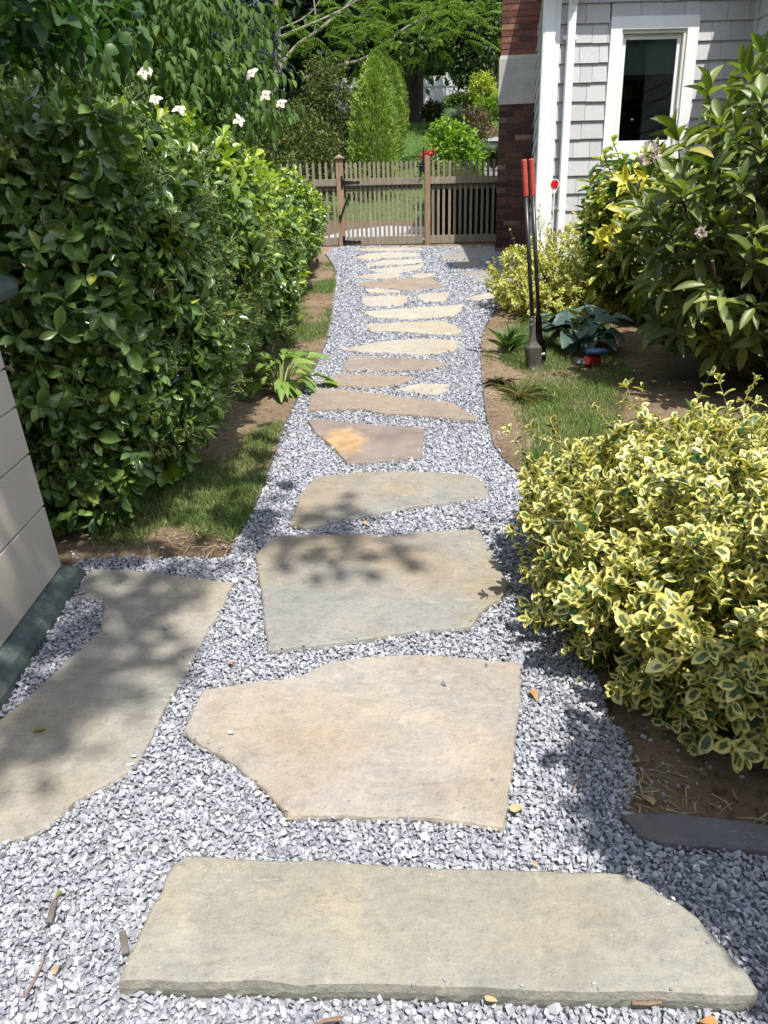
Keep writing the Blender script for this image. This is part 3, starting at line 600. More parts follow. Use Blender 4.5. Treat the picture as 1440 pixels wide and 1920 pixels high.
mk('pane', Geo().box((xr-.016, y0+cw+.045, z0+cw+.045), (xr-.012, y1-cw-.045, z1-cw-.045)), MN('dark_glass', [(.015,.018,.018), (.02,.024,.024)], 2, .05, 0, spec=.7), w2)
# roof: main slope over the long wall, gutter, wing roof
ov = .25; xl = 1.93; xR = 2.33; yr_ = 11.3 - YW; zr_ = 1.48
rg = Geo().add([(xl, YW-ov, ZE), (xr+4, YW-ov, ZE), (xr+4, YW+yr_, ZE+zr_), (xR, YW+yr_, ZE+zr_), (xl, YW-ov, ZE+.16), (xr+4, YW-ov, ZE+.16), (xr+4, YW+yr_, ZE+zr_+.16), (xR, YW+yr_, ZE+zr_+.16)], [(0,3,2,1),(4,5,6,7),(0,1,5,4),(1,2,6,5),(2,3,7,6),(3,0,4,7)])
rf = mk('roof', rg, M_roof, house)
mk('roof', Geo().add([(2.9, YW+yr_, ZE+zr_), (xr+4, YW+yr_, ZE+zr_), (xr+4, YW+7, ZE), (2.9, YW+7, ZE), (2.9, YW+yr_, ZE+zr_+.16), (xr+4, YW+yr_, ZE+zr_+.16), (xr+4, YW+7, ZE+.16), (2.9, YW+7, ZE+.16)], [(0,3,2,1),(4,5,6,7),(0,1,5,4),(1,2,6,5),(2,3,7,6),(3,0,4,7)]), M_roof, house)
mk('eave_shadow_box', Geo().box((1.5, YW-ov, ZE), (xl-.002, YW+.25, ZE+.15)), M_white, house)  # unseen box added past the roof end to widen the shadow on the ground
mk('gutter', Geo().box((1.5, YW-ov-.012, ZE-.005), (xr+.2, YW-ov-.002, ZE+.11)).box((1.5, YW-ov+.001, ZE-.02), (xr, YW-.04, ZE-.004)), M_white, house)
mk('gable_wall', Geo().add([sw(.1, .01, ZE), sw(2.3, .01, ZE), sw(2.3, .01, ZE+1.45), sw(.1, .19, ZE), sw(2.3, .19, ZE), sw(2.3, .19, ZE+1.45), sw(6.9, .01, ZE), sw(6.9, .19, ZE)], [(0,1,2),(3,5,4),(0,2,5,3),(1,6,2),(4,5,7),(6,7,5,2)]), M_mortar, house)
mk('wing_roof', Geo().add([(xr-.3, 5.2, ZE+.004), (xr+3, 5.2, ZE+1.8), (xr+3, YW-.2, ZE+1.8), (xr-.3, YW-.2, ZE+.004), (xr-.3, 5.2, ZE+.13), (xr+3, 5.2, ZE+1.95), (xr+3, YW-.2, ZE+1.95), (xr-.3, YW-.2, ZE+.13)], [(0,3,2,1),(4,5,6,7),(0,1,5,4),(1,2,6,5),(2,3,7,6),(3,0,4,7)]), M_roof, house)
# chimney
YC = 11.45; cl = P(933, 330, YC)[0]; cu = P(941, 60, YC)[0]; zb1, zb0 = P(960, 104, YC)[2], P(960, 196, YC)[2]; cr_ = xc + .75
def bricks(g, x0, x1, ya, yb_, z0, z1, bl=.205, bh=.0605, m=.011):
    z = z0; row = 0
    while z + bh < z1:
        for (p0, p1, side) in ((x0, x1, 0), (ya, yb_, 1)):
            u = p0 - (bl / 2 + m / 2 if (row + side) % 2 else 0)
            while u < p1:
                a, b = max(u, p0), min(u + bl, p1); u += bl + m
                if b - a < .03: continue
                j = rng.uniform(-.003, .004)
                if side == 0: g.box((a, ya - .006 - j, z), (b, ya + .05, z + bh))
                else: g.box((x0 - .006 - j, a + .052, z), (x0 + .05, b, z + bh))
        z += bh + m; row += 1
ch = thing('chimney', None, None, (cl, YC, .9)); ch.parent = house; ch.location = Vector(ch.location) - Vector(house.location); ch.rotation_euler = (0, 0, math.radians(-9))
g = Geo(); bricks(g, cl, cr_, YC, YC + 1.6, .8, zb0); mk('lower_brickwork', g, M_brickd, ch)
g = Geo(); bricks(g, cu, cr_, YC, YC + 1.6, zb1, 6.6); mk('upper_brickwork', g, M_brick, ch)
mk('mortar_core', Geo().box((cl, YC + .002, .7), (cr_, YC + 1.62, zb0)).box((cu, YC + .002, zb1), (cr_, YC + 1.62, 6.6)), M_mortar, ch)
mk('stone_band', Geo().add([(cl-.02, YC-.02, zb0), (cr_, YC-.02, zb0), (cr_, YC+1.65, zb0), (cl-.02, YC+1.65, zb0), (cl-.02, YC-.02, zb1-.045), (cr_, YC-.02, zb1-.045), (cr_, YC+1.65, zb1-.045), (cl-.02, YC+1.65, zb1-.045), (cu-.004, YC-.008, zb1), (cr_, YC-.008, zb1), (cr_, YC+1.65, zb1), (cu-.004, YC+1.65, zb1)], [(0,3,2,1),(0,1,5,4),(1,2,6,5),(2,3,7,6),(3,0,4,7),(4,5,9,8),(5,6,10,9),(6,7,11,10),(7,4,8,11),(8,9,10,11)]), M_lime, ch)
mk('cap', Geo().box((cu-.06, YC-.06, 6.6), (cr_+.06, YC+1.7, 6.72)), M_lime, ch)

# ------------------------------------------------------------------ fence and gate
def wood(name, a, b, c):
    n = N(name); v = n.coord(); rnd = n.new('ShaderNodeObjectInfo').outputs['Random']
    f = n.noise(n.mapping(v, (22, 22, 1.6)), 1.6, 6, .65, n.math('MULTIPLY', rnd, 50.0)); col = n.ramp(f, [(.3, a), (.52, b), (.72, c)])
    col = n.mix(.35, col, n.ramp(rnd, [(0, (.6,.58,.55)), (1, (1.0, 1.0, 1.0))]), 'MULTIPLY')
    return n.bsdf(col, .85, n.bump(f, .35, .006), 0, .25)
M_wood = wood('weathered_cedar', (.165,.14,.105), (.24,.205,.157), (.32,.28,.222)); M_post = wood('brown_cedar_post', (.185,.122,.075), (.275,.185,.12), (.36,.26,.175)); M_iron = MN('black_iron', [(.012,.012,.012), (.03,.03,.03)], 20, .5, .2, metal=.6)
YF = 12.5
def fx(px, py=400): return P(px, py, YF)[0]
def fz(py, px=720): return P(px, py, YF)[2]
zg = terr(0, YF); ztop = fz(302); zr1, zr0 = fz(334), fz(347); zb_1, zb_0 = fz(443), zg + .015
def picket(g, x, w, y, z0, z1, th=.02):
    tip = w * .55; v = [(x-w/2, z0), (x+w/2, z0), (x+w/2, z1-tip), (x+w*.3, z1-tip*.35), (x, z1), (x-w*.3, z1-tip*.35), (x-w/2, z1-tip)]; k = len(v)
    g.add([(p, y, q) for p, q in v] + [(p, y+th, q) for p, q in v], [tuple(range(k)), tuple(range(2*k-1, k-1, -1))] + [(j, j+k, (j+1) % k + k, (j+1) % k) for j in range(k)]); return g
def section(name, label, xa, xb, n, group, cat):
    t = thing(name, label, cat, ((xa + xb) / 2, YF, zg), group)
    for i in range(n):
        x = xa + (i + .5) * (xb - xa) / n
        mk('picket', picket(Geo(), x + rng.normal(0, .002), .036, YF + .012, zb_0 + .01, ztop + rng.normal(0, .004)), M_wood, t)
    mk('rail', Geo().box((xa, YF - .026, zr0), (xb, YF + .0118, zr1)), M_wood, t, bevel=.003)
    mk('rail', Geo().box((xa, YF + .0325, zr0 - .06), (xb, YF + .06, zr0 + .02)), M_wood, t, bevel=.003)
    mk('base_board', Geo().box((xa, YF - .02, zb_0), (xb, YF + .0118, zb_1)), M_wood, t, bevel=.003); return t
xp0, xp1, xq0, xq1 = fx(633, 390), fx(646, 390), fx(796, 390), fx(806.5, 390)
fl = section('picket_fence', 'short weathered picket fence half hidden by the hedge', xp0 - 1.25, xp0 - .003, 13, 'weathered picket fencing', 'fence')
ps = mk('post', Geo().box((xp0, YF - .045, zg - .1), (xp1, YF + .07, fz(296))), M_post, fl, bevel=.004)
mk('post_cap', Geo().box((xp0 - .025, YF - .07, fz(296)), (xp1 + .025, YF + .095, fz(296) + .022)).add([(xp0 - .015, YF - .06, fz(296) + .0225), (xp1 + .015, YF - .06, fz(296) + .0225), (xp1 + .015, YF + .085, fz(296) + .0225), (xp0 - .015, YF + .085, fz(296) + .0225), ((xp0 + xp1) / 2, YF + .012, fz(296) + .06)], [(0,1,4),(1,2,4),(2,3,4),(3,0,4)]), M_wood, ps)
gt = section('garden_gate', 'weathered picket gate closing the end of the path', xp1 + .012, xq0 - .025, 17, None, 'gate')
fr_ = section('picket_fence', 'weathered picket fence between gate latch post and chimney', xq1 + .003, cl + .3, 14, 'weathered picket fencing', 'fence')
p2 = mk('post', Geo().box((xq0, YF - .045, zg - .1), (xq1, YF + .06, fz(294))), M_post, fr_, bevel=.004)
for zc in (fz(340.5), fz(452)):
    w = xp1 + .005; g = Geo().box((w - .045, YF - .054, zc - .085), (w - .012, YF - .0455, zc + .085)).tube([(w - .003, YF - .05, zc - .03), (w - .003, YF - .05, zc + .03)], .009, 10)
    g.hexa([(w+.004, YF-.036, zc-.025), (w+.2, YF-.036, zc-.007), (w+.2, YF-.028, zc-.007), (w+.004, YF-.028, zc-.025), (w+.004, YF-.036, zc+.025), (w+.2, YF-.036, zc+.007), (w+.2, YF-.028, zc+.007), (w+.004, YF-.028, zc+.025)])
    g.add([(w+.18, YF-.037, zc), (w+.2, YF-.037, zc+.022), (w+.24, YF-.037, zc), (w+.2, YF-.037, zc-.022), (w+.18, YF-.027, zc), (w+.2, YF-.027, zc+.022), (w+.24, YF-.027, zc), (w+.2, YF-.027, zc-.022)], [(3,2,1,0),(4,5,6,7),(0,1,5,4),(1,2,6,5),(2,3,7,6),(3,0,4,7)])
    mk('strap_hinge', g, M_iron, gt)
a_, b_ = P(638.5, 407, YF - .07), P(654, 366, YF - .05)
mk('gate_closer', Geo().tube([a_, a_ + (b_-a_)*.5, b_], [.012, .015, .012], 8).box(a_ - [.02, .0, .035], a_ + [.02, .02, .03]).box(b_ - [.02, -.004, .02], b_ + [.02, .03, .03]), M_iron, gt)
lx, lz = xq0 - .012, fz(315); mk('latch', Geo().box((lx-.07, YF-.05, lz-.07), (lx, YF-.028, lz+.05)).tube([(lx-.12, YF-.06, lz+.01), (lx-.03, YF-.06, lz+.01)], .012, 8).box((lx-.012, YF-.06, lz-.1), (lx+.008, YF-.046, lz+.26)).tube([(lx-.03, YF-.055, lz-.02), (lx-.05, YF-.09, lz-.06), (lx-.03, YF-.055, lz-.1)], .008, 6), M_iron, gt)

# ------------------------------------------------------------------ storage bin
M_beige = MN('beige_resin', [(.38,.335,.283), (.43,.388,.332)], 2.5, .6, .12, 160); M_green = MN('dark_green_resin', [(.022,.034,.034), (.05,.066,.062)], 7, .5, .2, 50)
def base_mat():
    n = N('scuffed_green_resin'); v = n.coord(); c = n.ramp(n.noise(v, 11, 8, .75), [(.34, (.03,.046,.045)), (.52, (.06,.08,.075)), (.62, (.1,.115,.1)), (.7, (.24,.22,.17))]); return n.bsdf(c, .6, n.bump(n.noise(v, 40, 5), .25, .005))
bc = G(118, 1060, .075); bx, by = bc[0], bc[1]
BH = 1.1; binz = S * by + .075
b_yaw = math.radians(1.3)
bn = thing('storage_bin', 'beige resin storage bin with dark green lid and base beside the hedge', 'storage bin', (bx, by, S * by))
bn.rotation_euler = (math.radians(3.4), 0, b_yaw)
ztopb = P(36, 585, by)[2]
def bl(x, y, z): return (bx + x, by + y, S * by + z)
BL = 1.5; BD = .8; H0, H1 = .075, ztopb - S * by + .095
# panel breaks where the grooves meet the far edge
gz = [P(x, y, by)[2] - S * by for x, y in ((95, 942), (71, 842), (53, 753), (38, 681), (28, 620))]
edges = [H0] + gz + [H1]; body = Geo(); tap = .045
for i in range(len(edges) - 1):
    a, b = edges[i] + (.003 if i else 0), edges[i+1] - .003; ia, ib_ = -tap * (a / H1), -tap * (b / H1)
    def ring(z, inn): return [bl(-BD - inn, -BL - inn, z), bl(inn, -BL - inn, z), bl(inn, inn, z), bl(-BD - inn, inn, z)]
    v = ring(a, ia - .003) + ring(a + .004, ia) + ring(b - .004, ib_) + ring(b, ib_ - .003)
    body.add(v, [(r*4+j, r*4+(j+1) % 4, r*4+4+(j+1) % 4, r*4+4+j) for r in range(3) for j in range(4)] + [(3,2,1,0), (12,13,14,15)])
    if i < len(edges) - 2:
        v = ring(b - .001, ib_ - .009) + ring(b + .007, ib_ - .009); body.add(v, [(j, (j+1) % 4, 4+(j+1) % 4, 4+j) for j in range(4)])
bo = mk('body', body, M_beige, bn, bevel=0)
# embossed oval badge with an illegible flourish, second panel from the top
ez = (edges[-3] + edges[-2]) / 2; ey = -.22; ex = -tap * (ez / H1); a = np.linspace(0, 2 * math.pi, 41)
g = Geo().tube([bl(ex + .0005, ey + .1 * math.cos(t), ez + .05 * math.sin(t)) for t in a], .0025, 6, False).tube([bl(ex + .0005, ey + .1 * math.cos(t) * .93, ez + .05 * math.sin(t) * .88) for t in a], .0015, 6, False)
g.tube([bl(ex + .0005, ey + .06 - .12 * t, ez - .008 + .018 * math.sin(t * 23) * (1 - .4 * t) + .004 * math.sin(t * 41)) for t in np.linspace(0, 1, 40)], .0018, 6, False)
mk('emblem', g, M_beige, bo)
lid = Geo(); prof = [(0, .025), (.02, .03), (.05, .048), (.05, .062), (.0, .075), (-.1, .09)]
def rr(ext, z, k=6, rad=.13):
    pts = []
    for cx, cy, a0 in ((0, 0, 0), (-BD, 0, 90), (-BD, -BL, 180), (0, -BL, 270)):
        for q in range(k + 1):
            an = math.radians(a0 + 90 * q / k); sx = -1 if cx == 0 else 1; sy = -1 if cy == 0 else 1
            pts.append(bl(cx + sx * (rad - .02) + (rad + ext) * math.cos(an), cy + sy * (rad - .02) + (rad + ext) * math.sin(an), z))
    return pts
R_ = [rr(e, H1 - .03 + z) for e, z in ((-.06, 0), (.045, .0), (.06, .012), (.065, .035), (.05, .055), (-.03, .085), (-.12, .1))]; k = len(R_[0])
lid.add(sum(R_, []), [(r*k+j, r*k+(j+1) % k, (r+1)*k+(j+1) % k, (r+1)*k+j) for r in range(len(R_)-1) for j in range(k)] + [tuple(range(k-1, -1, -1)), tuple((len(R_)-1)*k+j for j in range(k))])
mk('lid', lid, M_green, bn, smooth=False)
bs = Geo(); 
def bring(o, z): return [bl(-BD - o, -BL - o, z), bl(o, -BL - o, z), bl(o, o, z), bl(-BD - o, o, z)]
bs.add(bring(.062, -.12) + bring(.06, .012) + bring(.046, .045) + bring(.004, .074), [(r*4+j, r*4+(j+1) % 4, r*4+4+(j+1) % 4, r*4+4+j) for r in range(3) for j in range(4)] + [(3,2,1,0), (12,13,14,15)])
mk('base', bs, base_mat(), bn, bevel=.006)

# ------------------------------------------------------------------ post hole digger
pb = G(1004, 692); dg = thing('post_hole_digger', 'black post hole digger with red grips standing upright in the grass', 'post hole digger', pb)
yd_ = pb[1]; M_black = MN('black_enamel', [(.012,.012,.013), (.035,.033,.032)], 18, .33, .08, 60); M_red = MN('red_grip', [(.36,.05,.042), (.47,.085,.07)], 14, .6, .05); M_blade = MN('scuffed_steel', [(.05,.047,.045), (.17,.16,.145)], 14, .5, .25, 50, metal=.4, stretch=(3,3,.6)); M_bolt = MN('zinc_bolt', [(.3,.3,.3), (.4,.4,.4)], 10, .5, 0, metal=.5)
for (tx, ty, bxp, byp, dy, rt) in ((982.5, 299, 999, 622, -.02, 0), (996, 297.5, 1011, 622, .03, 1)):
    T, B = P(tx, ty, yd_ + dy), P(bxp, byp, yd_ + dy); Gp = T + (B - T) * .2
    hd = mk('handle', Geo().tube([Gp - (T-Gp)*.02, B], .0145, 14), M_black, dg, smooth=True)
    mk('grip', Geo().tube([T + (T-Gp)*0, T + (Gp-T)*.03, Gp], [.015, .0185, .018], 14), M_red, hd)
    sk = B + (T - B) * .1; bt = P(bxp - (1 if not rt else -6), 650, yd_ + dy)
    ft = P(1001 if not rt else 1012, 693 if not rt else 684, yd_ + dy)
    g = Geo(); hw = .062 if not rt else .05; sgn = -1 if not rt else 1
    rows = []                                                     # socket flaring into a curved blade
    for t_, w_, dp in ((0, .02, .02), (.3, .022, .021), (.44, .025, .022), (.51, .036, .025), (.565, hw * .92, .034), (.585, hw, .036), (.61, hw * .97, .034), (.88, hw * .93, .032), (1.0, hw * .5, .03)):
        c0 = sk + (ft - sk) * t_; rows.append([c0 + np.array([w_ * math.cos(a), sgn * dp * math.sin(a), 0]) for a in np.linspace(0, math.pi, 11)])
    k = 11; v = np.array(sum(rows, [])); off = np.array([0, -sgn * .004, 0]); m = len(v)
    f = [(i*k+j, i*k+j+1, i*k+k+j+1, i*k+k+j) for i in range(len(rows)-1) for j in range(k-1)]
    g.add(np.concatenate([v, v + off]), f + [tuple(q + m for q in reversed(x)) for x in f] + [((i*k), (i+1)*k, (i+1)*k+m, i*k+m) for i in range(len(rows)-1)] + [((i*k+k-1), i*k+k-1+m, (i+1)*k+k-1+m, (i+1)*k+k-1) for i in range(len(rows)-1)] + [((len(rows)-1)*k+j, (len(rows)-1)*k+j+m, (len(rows)-1)*k+j+1+m, (len(rows)-1)*k+j+1) for j in range(k-1)])
    bld = mk('blade', g, M_blade if not rt else M_black, dg, smooth=True)
    for q in (.06, .15):
        c0 = sk + (ft - sk) * q + np.array([-.012, -.024 if not rt else .024, 0]); mk('bolt', Geo().tube([c0, c0 + np.array([0, -.008 if not rt else .008, 0])], .007, 8), M_bolt, bld)
c0 = P(1018, 664, yd_ + .03); mk('pivot_bolt', Geo().tube([c0 + [-.02, 0, 0], c0 + [.012, 0, 0]], .006, 8).tube([c0 + [.0, 0, 0], c0 + [.012, 0, 0]], .011, 6), M_bolt, dg)

# ------------------------------------------------------------------ reflector stake, clear garden stake, toy
ry = 8.3; rc = P(1040, 345, ry); rb = np.array([P(1036, 440, ry)[0], ry, terr(0, ry)])
rs = thing('reflector_stake', 'round red reflector on a thin white stake by the downspout', 'reflector', rb)
mk('stake', Geo().tube([rb - [0, 0, .1], rc - [0, 0, .04]], .006, 8), M_white, rs)
mk('rim', Geo().tube([rc + [0, .008, 0], rc + [0, -.004, 0]], .046, 28).add([rc + [-.03, 0, -.045], rc + [.03, 0, -.045], rc + [0, 0, -.1], rc + [-.03, .008, -.045], rc + [.03, .008, -.045], rc + [0, .008, -.1]], [(0,2,1),(3,4,5),(0,3,5,2),(1,2,5,4),(0,1,4,3)]), M_white, rs)
mk('reflector', Geo().tube([rc + [0, -.004, 0], rc + [0, -.009, 0]], .038, 28), MN('red_reflector', [(.42,.008,.012), (.55,.015,.02)], 40, .25, .1, spec=.6), rs)
gy = 8.25; gc = P(1014.5, 415, gy); gb = np.array([gc[0] - .01, gy, terr(0, gy)])
def clear_mat():
    n = N('clear_plastic'); t = n.new('ShaderNodeBsdfTransparent'); t.inputs[0].default_value = (.93, .95, .9, 1); p = n.new('ShaderNodeBsdfPrincipled'); p.inputs['Base Color'].default_value = (.75, .78, .72, 1); p.inputs['Roughness'].default_value = .12
    x = n.new('ShaderNodeMixShader'); x.inputs[0].default_value = .4; n.lk(t.outputs[0], x.inputs[1]); n.lk(p.outputs[0], x.inputs[2]); n.lk(x.outputs[0], n.out.inputs[0]); return n.m
gs = thing('garden_ornament', 'clear teardrop garden ornament on a thin stem before the white corner board', 'ornament', gb)
mk('stem', Geo().tube([gb - [0, 0, .1], gc - [0, 0, .08]], .004, 6), M_steel, gs)
mk('glass_drop', Geo().lathe(gc, [(.006, -.1), (.02, -.075), (.036, -.04), (.042, 0), (.036, .035), (.02, .07), (.008, .095), (.005, .11)], 18), clear_mat(), gs, smooth=True)
ty = G(1100, 688); tz = ty[2]
toy = thing('garden_sprinkler', 'red and blue plastic sprinkler lying under the dark blue hosta', 'sprinkler', ty)
M_blue = MN('blue_plastic', [(.02,.075,.24), (.04,.11,.3)], 8, .35, 0); M_red2 = MN('red_plastic', [(.32,.02,.02), (.42,.03,.03)], 8, .35, 0)
ct = ty + np.array([.07, .03, .1]); mk('head', Geo().lathe(ct, [(.04, -.012), (.076, -.008), (.082, .004), (.076, .016), (.04, .024), (.015, .028)], 24), M_blue, toy, smooth=True)
mk('body', Geo().box(ty + [0.0, -.01, 0], ty + [.1, .08, .08]).tube([ty + [-.0, -.05, .04], ty + [.0, .02, .05]], [.028, .034], 12), M_red2, toy, bevel=.012)
mk('hose_end', Geo().tube([ty + [-.02, -.02, .04], ty + [-.06, -.05, .045], ty + [-.1, -.06, .05]], [.02, .026, .024], 12), MN('grey_rubber', [(.12,.12,.12), (.25,.25,.25)], 30, .7, .3), toy)
# black box behind the right-hand pickets
kx0, kx1, kz = fx(812), cl + .25, P(870, 357, 13.0)[2]
pl = thing('dark_box', 'dark box standing close behind the pickets by the chimney', 'box', ((kx0 + kx1) / 2, 13.2, terr(0, 13.2)))
mk('side', Geo().box((kx0, 13.0, zg), (kx1, 13.02, kz)).box((kx0, 13.021, zg), (kx0 + .02, 13.5, kz)).box((kx1 - .02, 13.021, zg), (kx1, 13.5, kz)), MN('box_black', [(.008,.008,.008), (.02,.018,.016)], 9, .9, .3, stretch=(1,1,6), spec=.1), pl)
mk('rim', Geo().box((kx0 - .02, 12.985, kz), (kx1 + .02, 13.52, kz + .03)), MN('dark_lid', [(.015,.015,.015), (.03,.03,.028)], 9, .9, .3, spec=.1), pl)
# ------------------------------------------------------------------ foliage materials
M_bark = MN('brown_bark', [(.07,.05,.036), (.15,.115,.085)], 6, .95, .7, 25, stretch=(3,3,.7)); M_barkg = MN('grey_bark', [(.2,.175,.14), (.33,.29,.235)], 5, .9, .5, 25, stretch=(2,2,.8)); M_barkd = MN('dark_bark', [(.022,.018,.014), (.06,.048,.036)], 5, .95, .7, 20, stretch=(3,3,.5))
M_hedge = ML('hedge_leaf', None, .26, .16, (1.3, 1.7, .5), .5, .5, stops=[(0, (.065,.115,.032)), (.5, (.11,.185,.047)), (.85, (.15,.235,.058)), (.985, (.2,.28,.06)), (1, (.34,.33,.07))], coat=.0)
M_new = ML('hedge_new_leaf', None, .35, .35, (1.2, 1.25, .4), .5, .4, stops=[(0, (.16,.26,.03)), (.6, (.26,.36,.04)), (1, (.36,.42,.06))])
M_bud = MI('hedge_bud', [(.11,.16,.04), (.2,.25,.07)], .7, .15)
# ------------------------------------------------------------------ the long hedge
HY0, HY1, HX, HWD = 3.0, 11.15, -1.93, 1.12
def hedge_pts(n, depth):
    y = rng.uniform(0, 1, n) ** 1.0; y = HY0 + (HY1 - HY0) * y; ph = rng.uniform(-.75, 1.85, n)          # -.75: foot of the path face, pi/2: top
    ce, se = np.cos(ph), np.sin(ph); e = 2 / 2.35
    sx, sz = np.sign(ce) * np.abs(ce) ** e, np.sign(se) * np.abs(se) ** e
    d0 = np.clip((y - HY0) / .55, 0, 1); d1 = np.clip((HY1 - y) / .7, 0, 1); endk = np.minimum(np.sqrt(1 - (1 - d0) ** 2.2) * .45 + .55, np.sqrt(1 - (1 - d1) ** 2) * .6 + .4)
    gz = terr(0, y); top = 2.04 + .03 * np.sin(y * 1.7) + .2 * np.clip((y - 7) / 3, 0, 1); mid = gz + (top - gz) * .5; hz = (top - gz) * .5
    near = np.interp(y, [3.0, 3.5, 4.3, 5, 9, 11.2], [-.2, -.03, .07, .11, .11, .0])
    x = HX + (HWD + near) * sx * endk; z = mid + hz * sz * (.86 + .14 * endk)
    x = np.where(z - gz < .35, x - (.35 - (z - gz)) * .35, x)
    n_ = unit(np.stack([np.sign(ce) * np.abs(ce) ** (2 - e) / HWD, (-(1 - d0) ** 2 + (1 - d1) ** 2) * 1.3, np.sign(se) * np.abs(se) ** (2 - e) / np.maximum(hz, .1)], 1))
    p = np.stack([x, y, z], 1); lump = .13 * vnoise(p * 1.5, 21) + .08 * vnoise(p * 3.9, 22)
    return p + n_ * (lump - depth)[:, None], n_
hedge = thing('hedge', 'tall clipped evergreen hedge with glossy dark leaves along the whole path edge', 'hedge', (HX, 7, terr(0, 7)))
g = Geo()
def near_first(n, f):                           # more, finer foliage where it stands close
    p, nn = hedge_pts(n, f(n)); return p, nn
m = 11500; p, nn = hedge_pts(m, np.abs(rng.normal(0, .05, m)) - .02); k = p[:, 2] > terr(0, p[:, 1]) + .03; p, nn = p[k], nn[k]
rosettes(g, p, nn + np.array([.0, -.1, .35]) + rng.normal(0, .45, p.shape), 7, .076, .48, L_OBOV, 42, 98, .25)
m = 6500; p, nn = hedge_pts(m, rng.uniform(.1, .32, m)); k = p[:, 2] > terr(0, p[:, 1]) + .03; p, nn = p[k], nn[k]
rosettes(g, p, nn + rng.normal(0, .7, p.shape), 6, .092, .5, L_SMALL, 40, 100, .25)
for m, dp, k_, T_ in ((1900, .06, 7, L_OBOV), (1300, .28, 6, L_SMALL)):     # the near end of the hedge, behind the bin
    x = rng.uniform(-3.3, -1.0, m); z = rng.uniform(.04, 1, m); p = np.stack([x, 3.05 + dp + .3 * np.abs(x + 2.1) ** 3 * .2 + rng.normal(0, .06, m), 0 * x], 1); gz_ = terr(0, p[:, 1]); p[:, 2] = gz_ + z * (1.98 - gz_); p += np.array([0, -1.0, 0]) * (.09 * vnoise(p * 1.9, 21) + .06 * vnoise(p * 4.3, 22))[:, None]
    p[:, 0] -= np.clip(.35 - (p[:, 2] - gz_), 0, 1) * .5
    rosettes(g, p, np.array([.1, -1.0, .4]) + rng.normal(0, .5, p.shape), k_, .078, .48, T_, 42, 98, .25)
mk('foliage', g, M_hedge, hedge, smooth=True)
g = Geo(); q = np.array([P(x, y, d) for x, y, d in ((130, 845, 3.15), (155, 860, 3.15), (150, 878, 3.12), (325, 880, 3.5), (310, 880, 3.5))]); rosettes(g, q, np.tile([.5, -.6, .5], (len(q), 1)) + rng.normal(0, .3, q.shape), 7, .075, .6, L_OBOV, 40, 95, .1)
m = 3600; p, nn = hedge_pts(m, rng.normal(-.025, .04, m)); w = np.clip((p[:, 1] - 3.7) / 1.4, .03, 1) * np.clip((p[:, 2] - terr(0, p[:, 1]) - .35) / .7, .1, 1) * (.5 + .7 * vnoise(p * 1.6, 33)); k = rng.random(m) < w * .75
rosettes(g, p[k], nn[k] + np.array([0, 0, .6]) + rng.normal(0, .3, (k.sum(), 3)), 6, .072, .5, L_OBOV, 30, 85, 0)
mk('new_growth', g, M_new, hedge, smooth=True)
g = Geo(); m = 1500; p, nn = hedge_pts(m, rng.normal(-.03, .025, m)); k = (p[:, 1] < 3.5 + 3.5 * rng.random(m)) & (p[:, 2] > terr(0, p[:, 1]) + .3); p, nn = p[k], nn[k]
for j in range(15):
    yd = unit(nn + rng.normal(0, .65, nn.shape) + np.array([0, 0, .3])); ln = rng.uniform(.03, .08, len(p)); st = p + yd * (ln * .25)[:, None]
    leaves(g, st, yd, rdir(len(p)), ln, .004, L_BLADE); leaves(g, st + yd * ln[:, None] * .85, rdir(len(p)), rdir(len(p)), .009, .009, L_SMALL)
mk('flower_buds', g, M_bud, hedge)
g = Geo()
for y in np.arange(3.3, 11, .55):
    for s_ in range(4):
        a = np.array([HX + rng.uniform(-.2, .6), y + rng.normal(0, .15), terr(0, y) - .05]); twig(g, a, a + [rng.uniform(-.3, .45), rng.normal(0, .25), rng.uniform(1.0, 1.6)], .016, .006, .06, 6, 6)
mk('stems', g, M_bark, hedge)

# ------------------------------------------------------------------ broadleaf trees
def limbs(g, base, top, r0, n_l, spread, r1=.3, up=.5):
    tr = twig(g, base, top, r0, r0 * r1, .03, 8, 10); tips = []
    for i in range(n_l):
        t = rng.uniform(.3, .95); a = tr[int(t * 7)]; d = unit(np.array([rng.normal(), rng.normal(), up + rng.random() * .4])); b = a + d * spread * rng.uniform(.6, 1.1); w = twig(g, a, b, r0 * .35 * (1.2 - t), r0 * .07, .1, 6, 6); tips.append(b)
        for _ in range(2): c = w[3] + unit(rng.normal(size=3) + [0, 0, .3]) * spread * .45; twig(g, w[3], c, r0 * .12, r0 * .03, .1, 4, 5); tips.append(c)
    return tips
def clumps(g, cen, r, per, L, W, T=L_SMALL, flat=.6, droop=.25, out=None):
    cen = np.asarray(cen); n = len(cen); p = np.repeat(cen, per, 0); o = rng.normal(0, 1, p.shape) * np.array([1, 1, flat]) * (np.repeat(np.broadcast_to(r, (n,)), per)[:, None]) * .55; p = p + o
    yd = unit(o + rng.normal(0, .5, o.shape) * np.mean(r)) + np.array([0, 0, -droop]); nd = rng.normal(0, .5, o.shape) + np.array([0, 0, 1.0]); s_ = rng.uniform(.7, 1.2, len(p)); leaves(g, p, yd, nd, L * s_, W * s_, T)
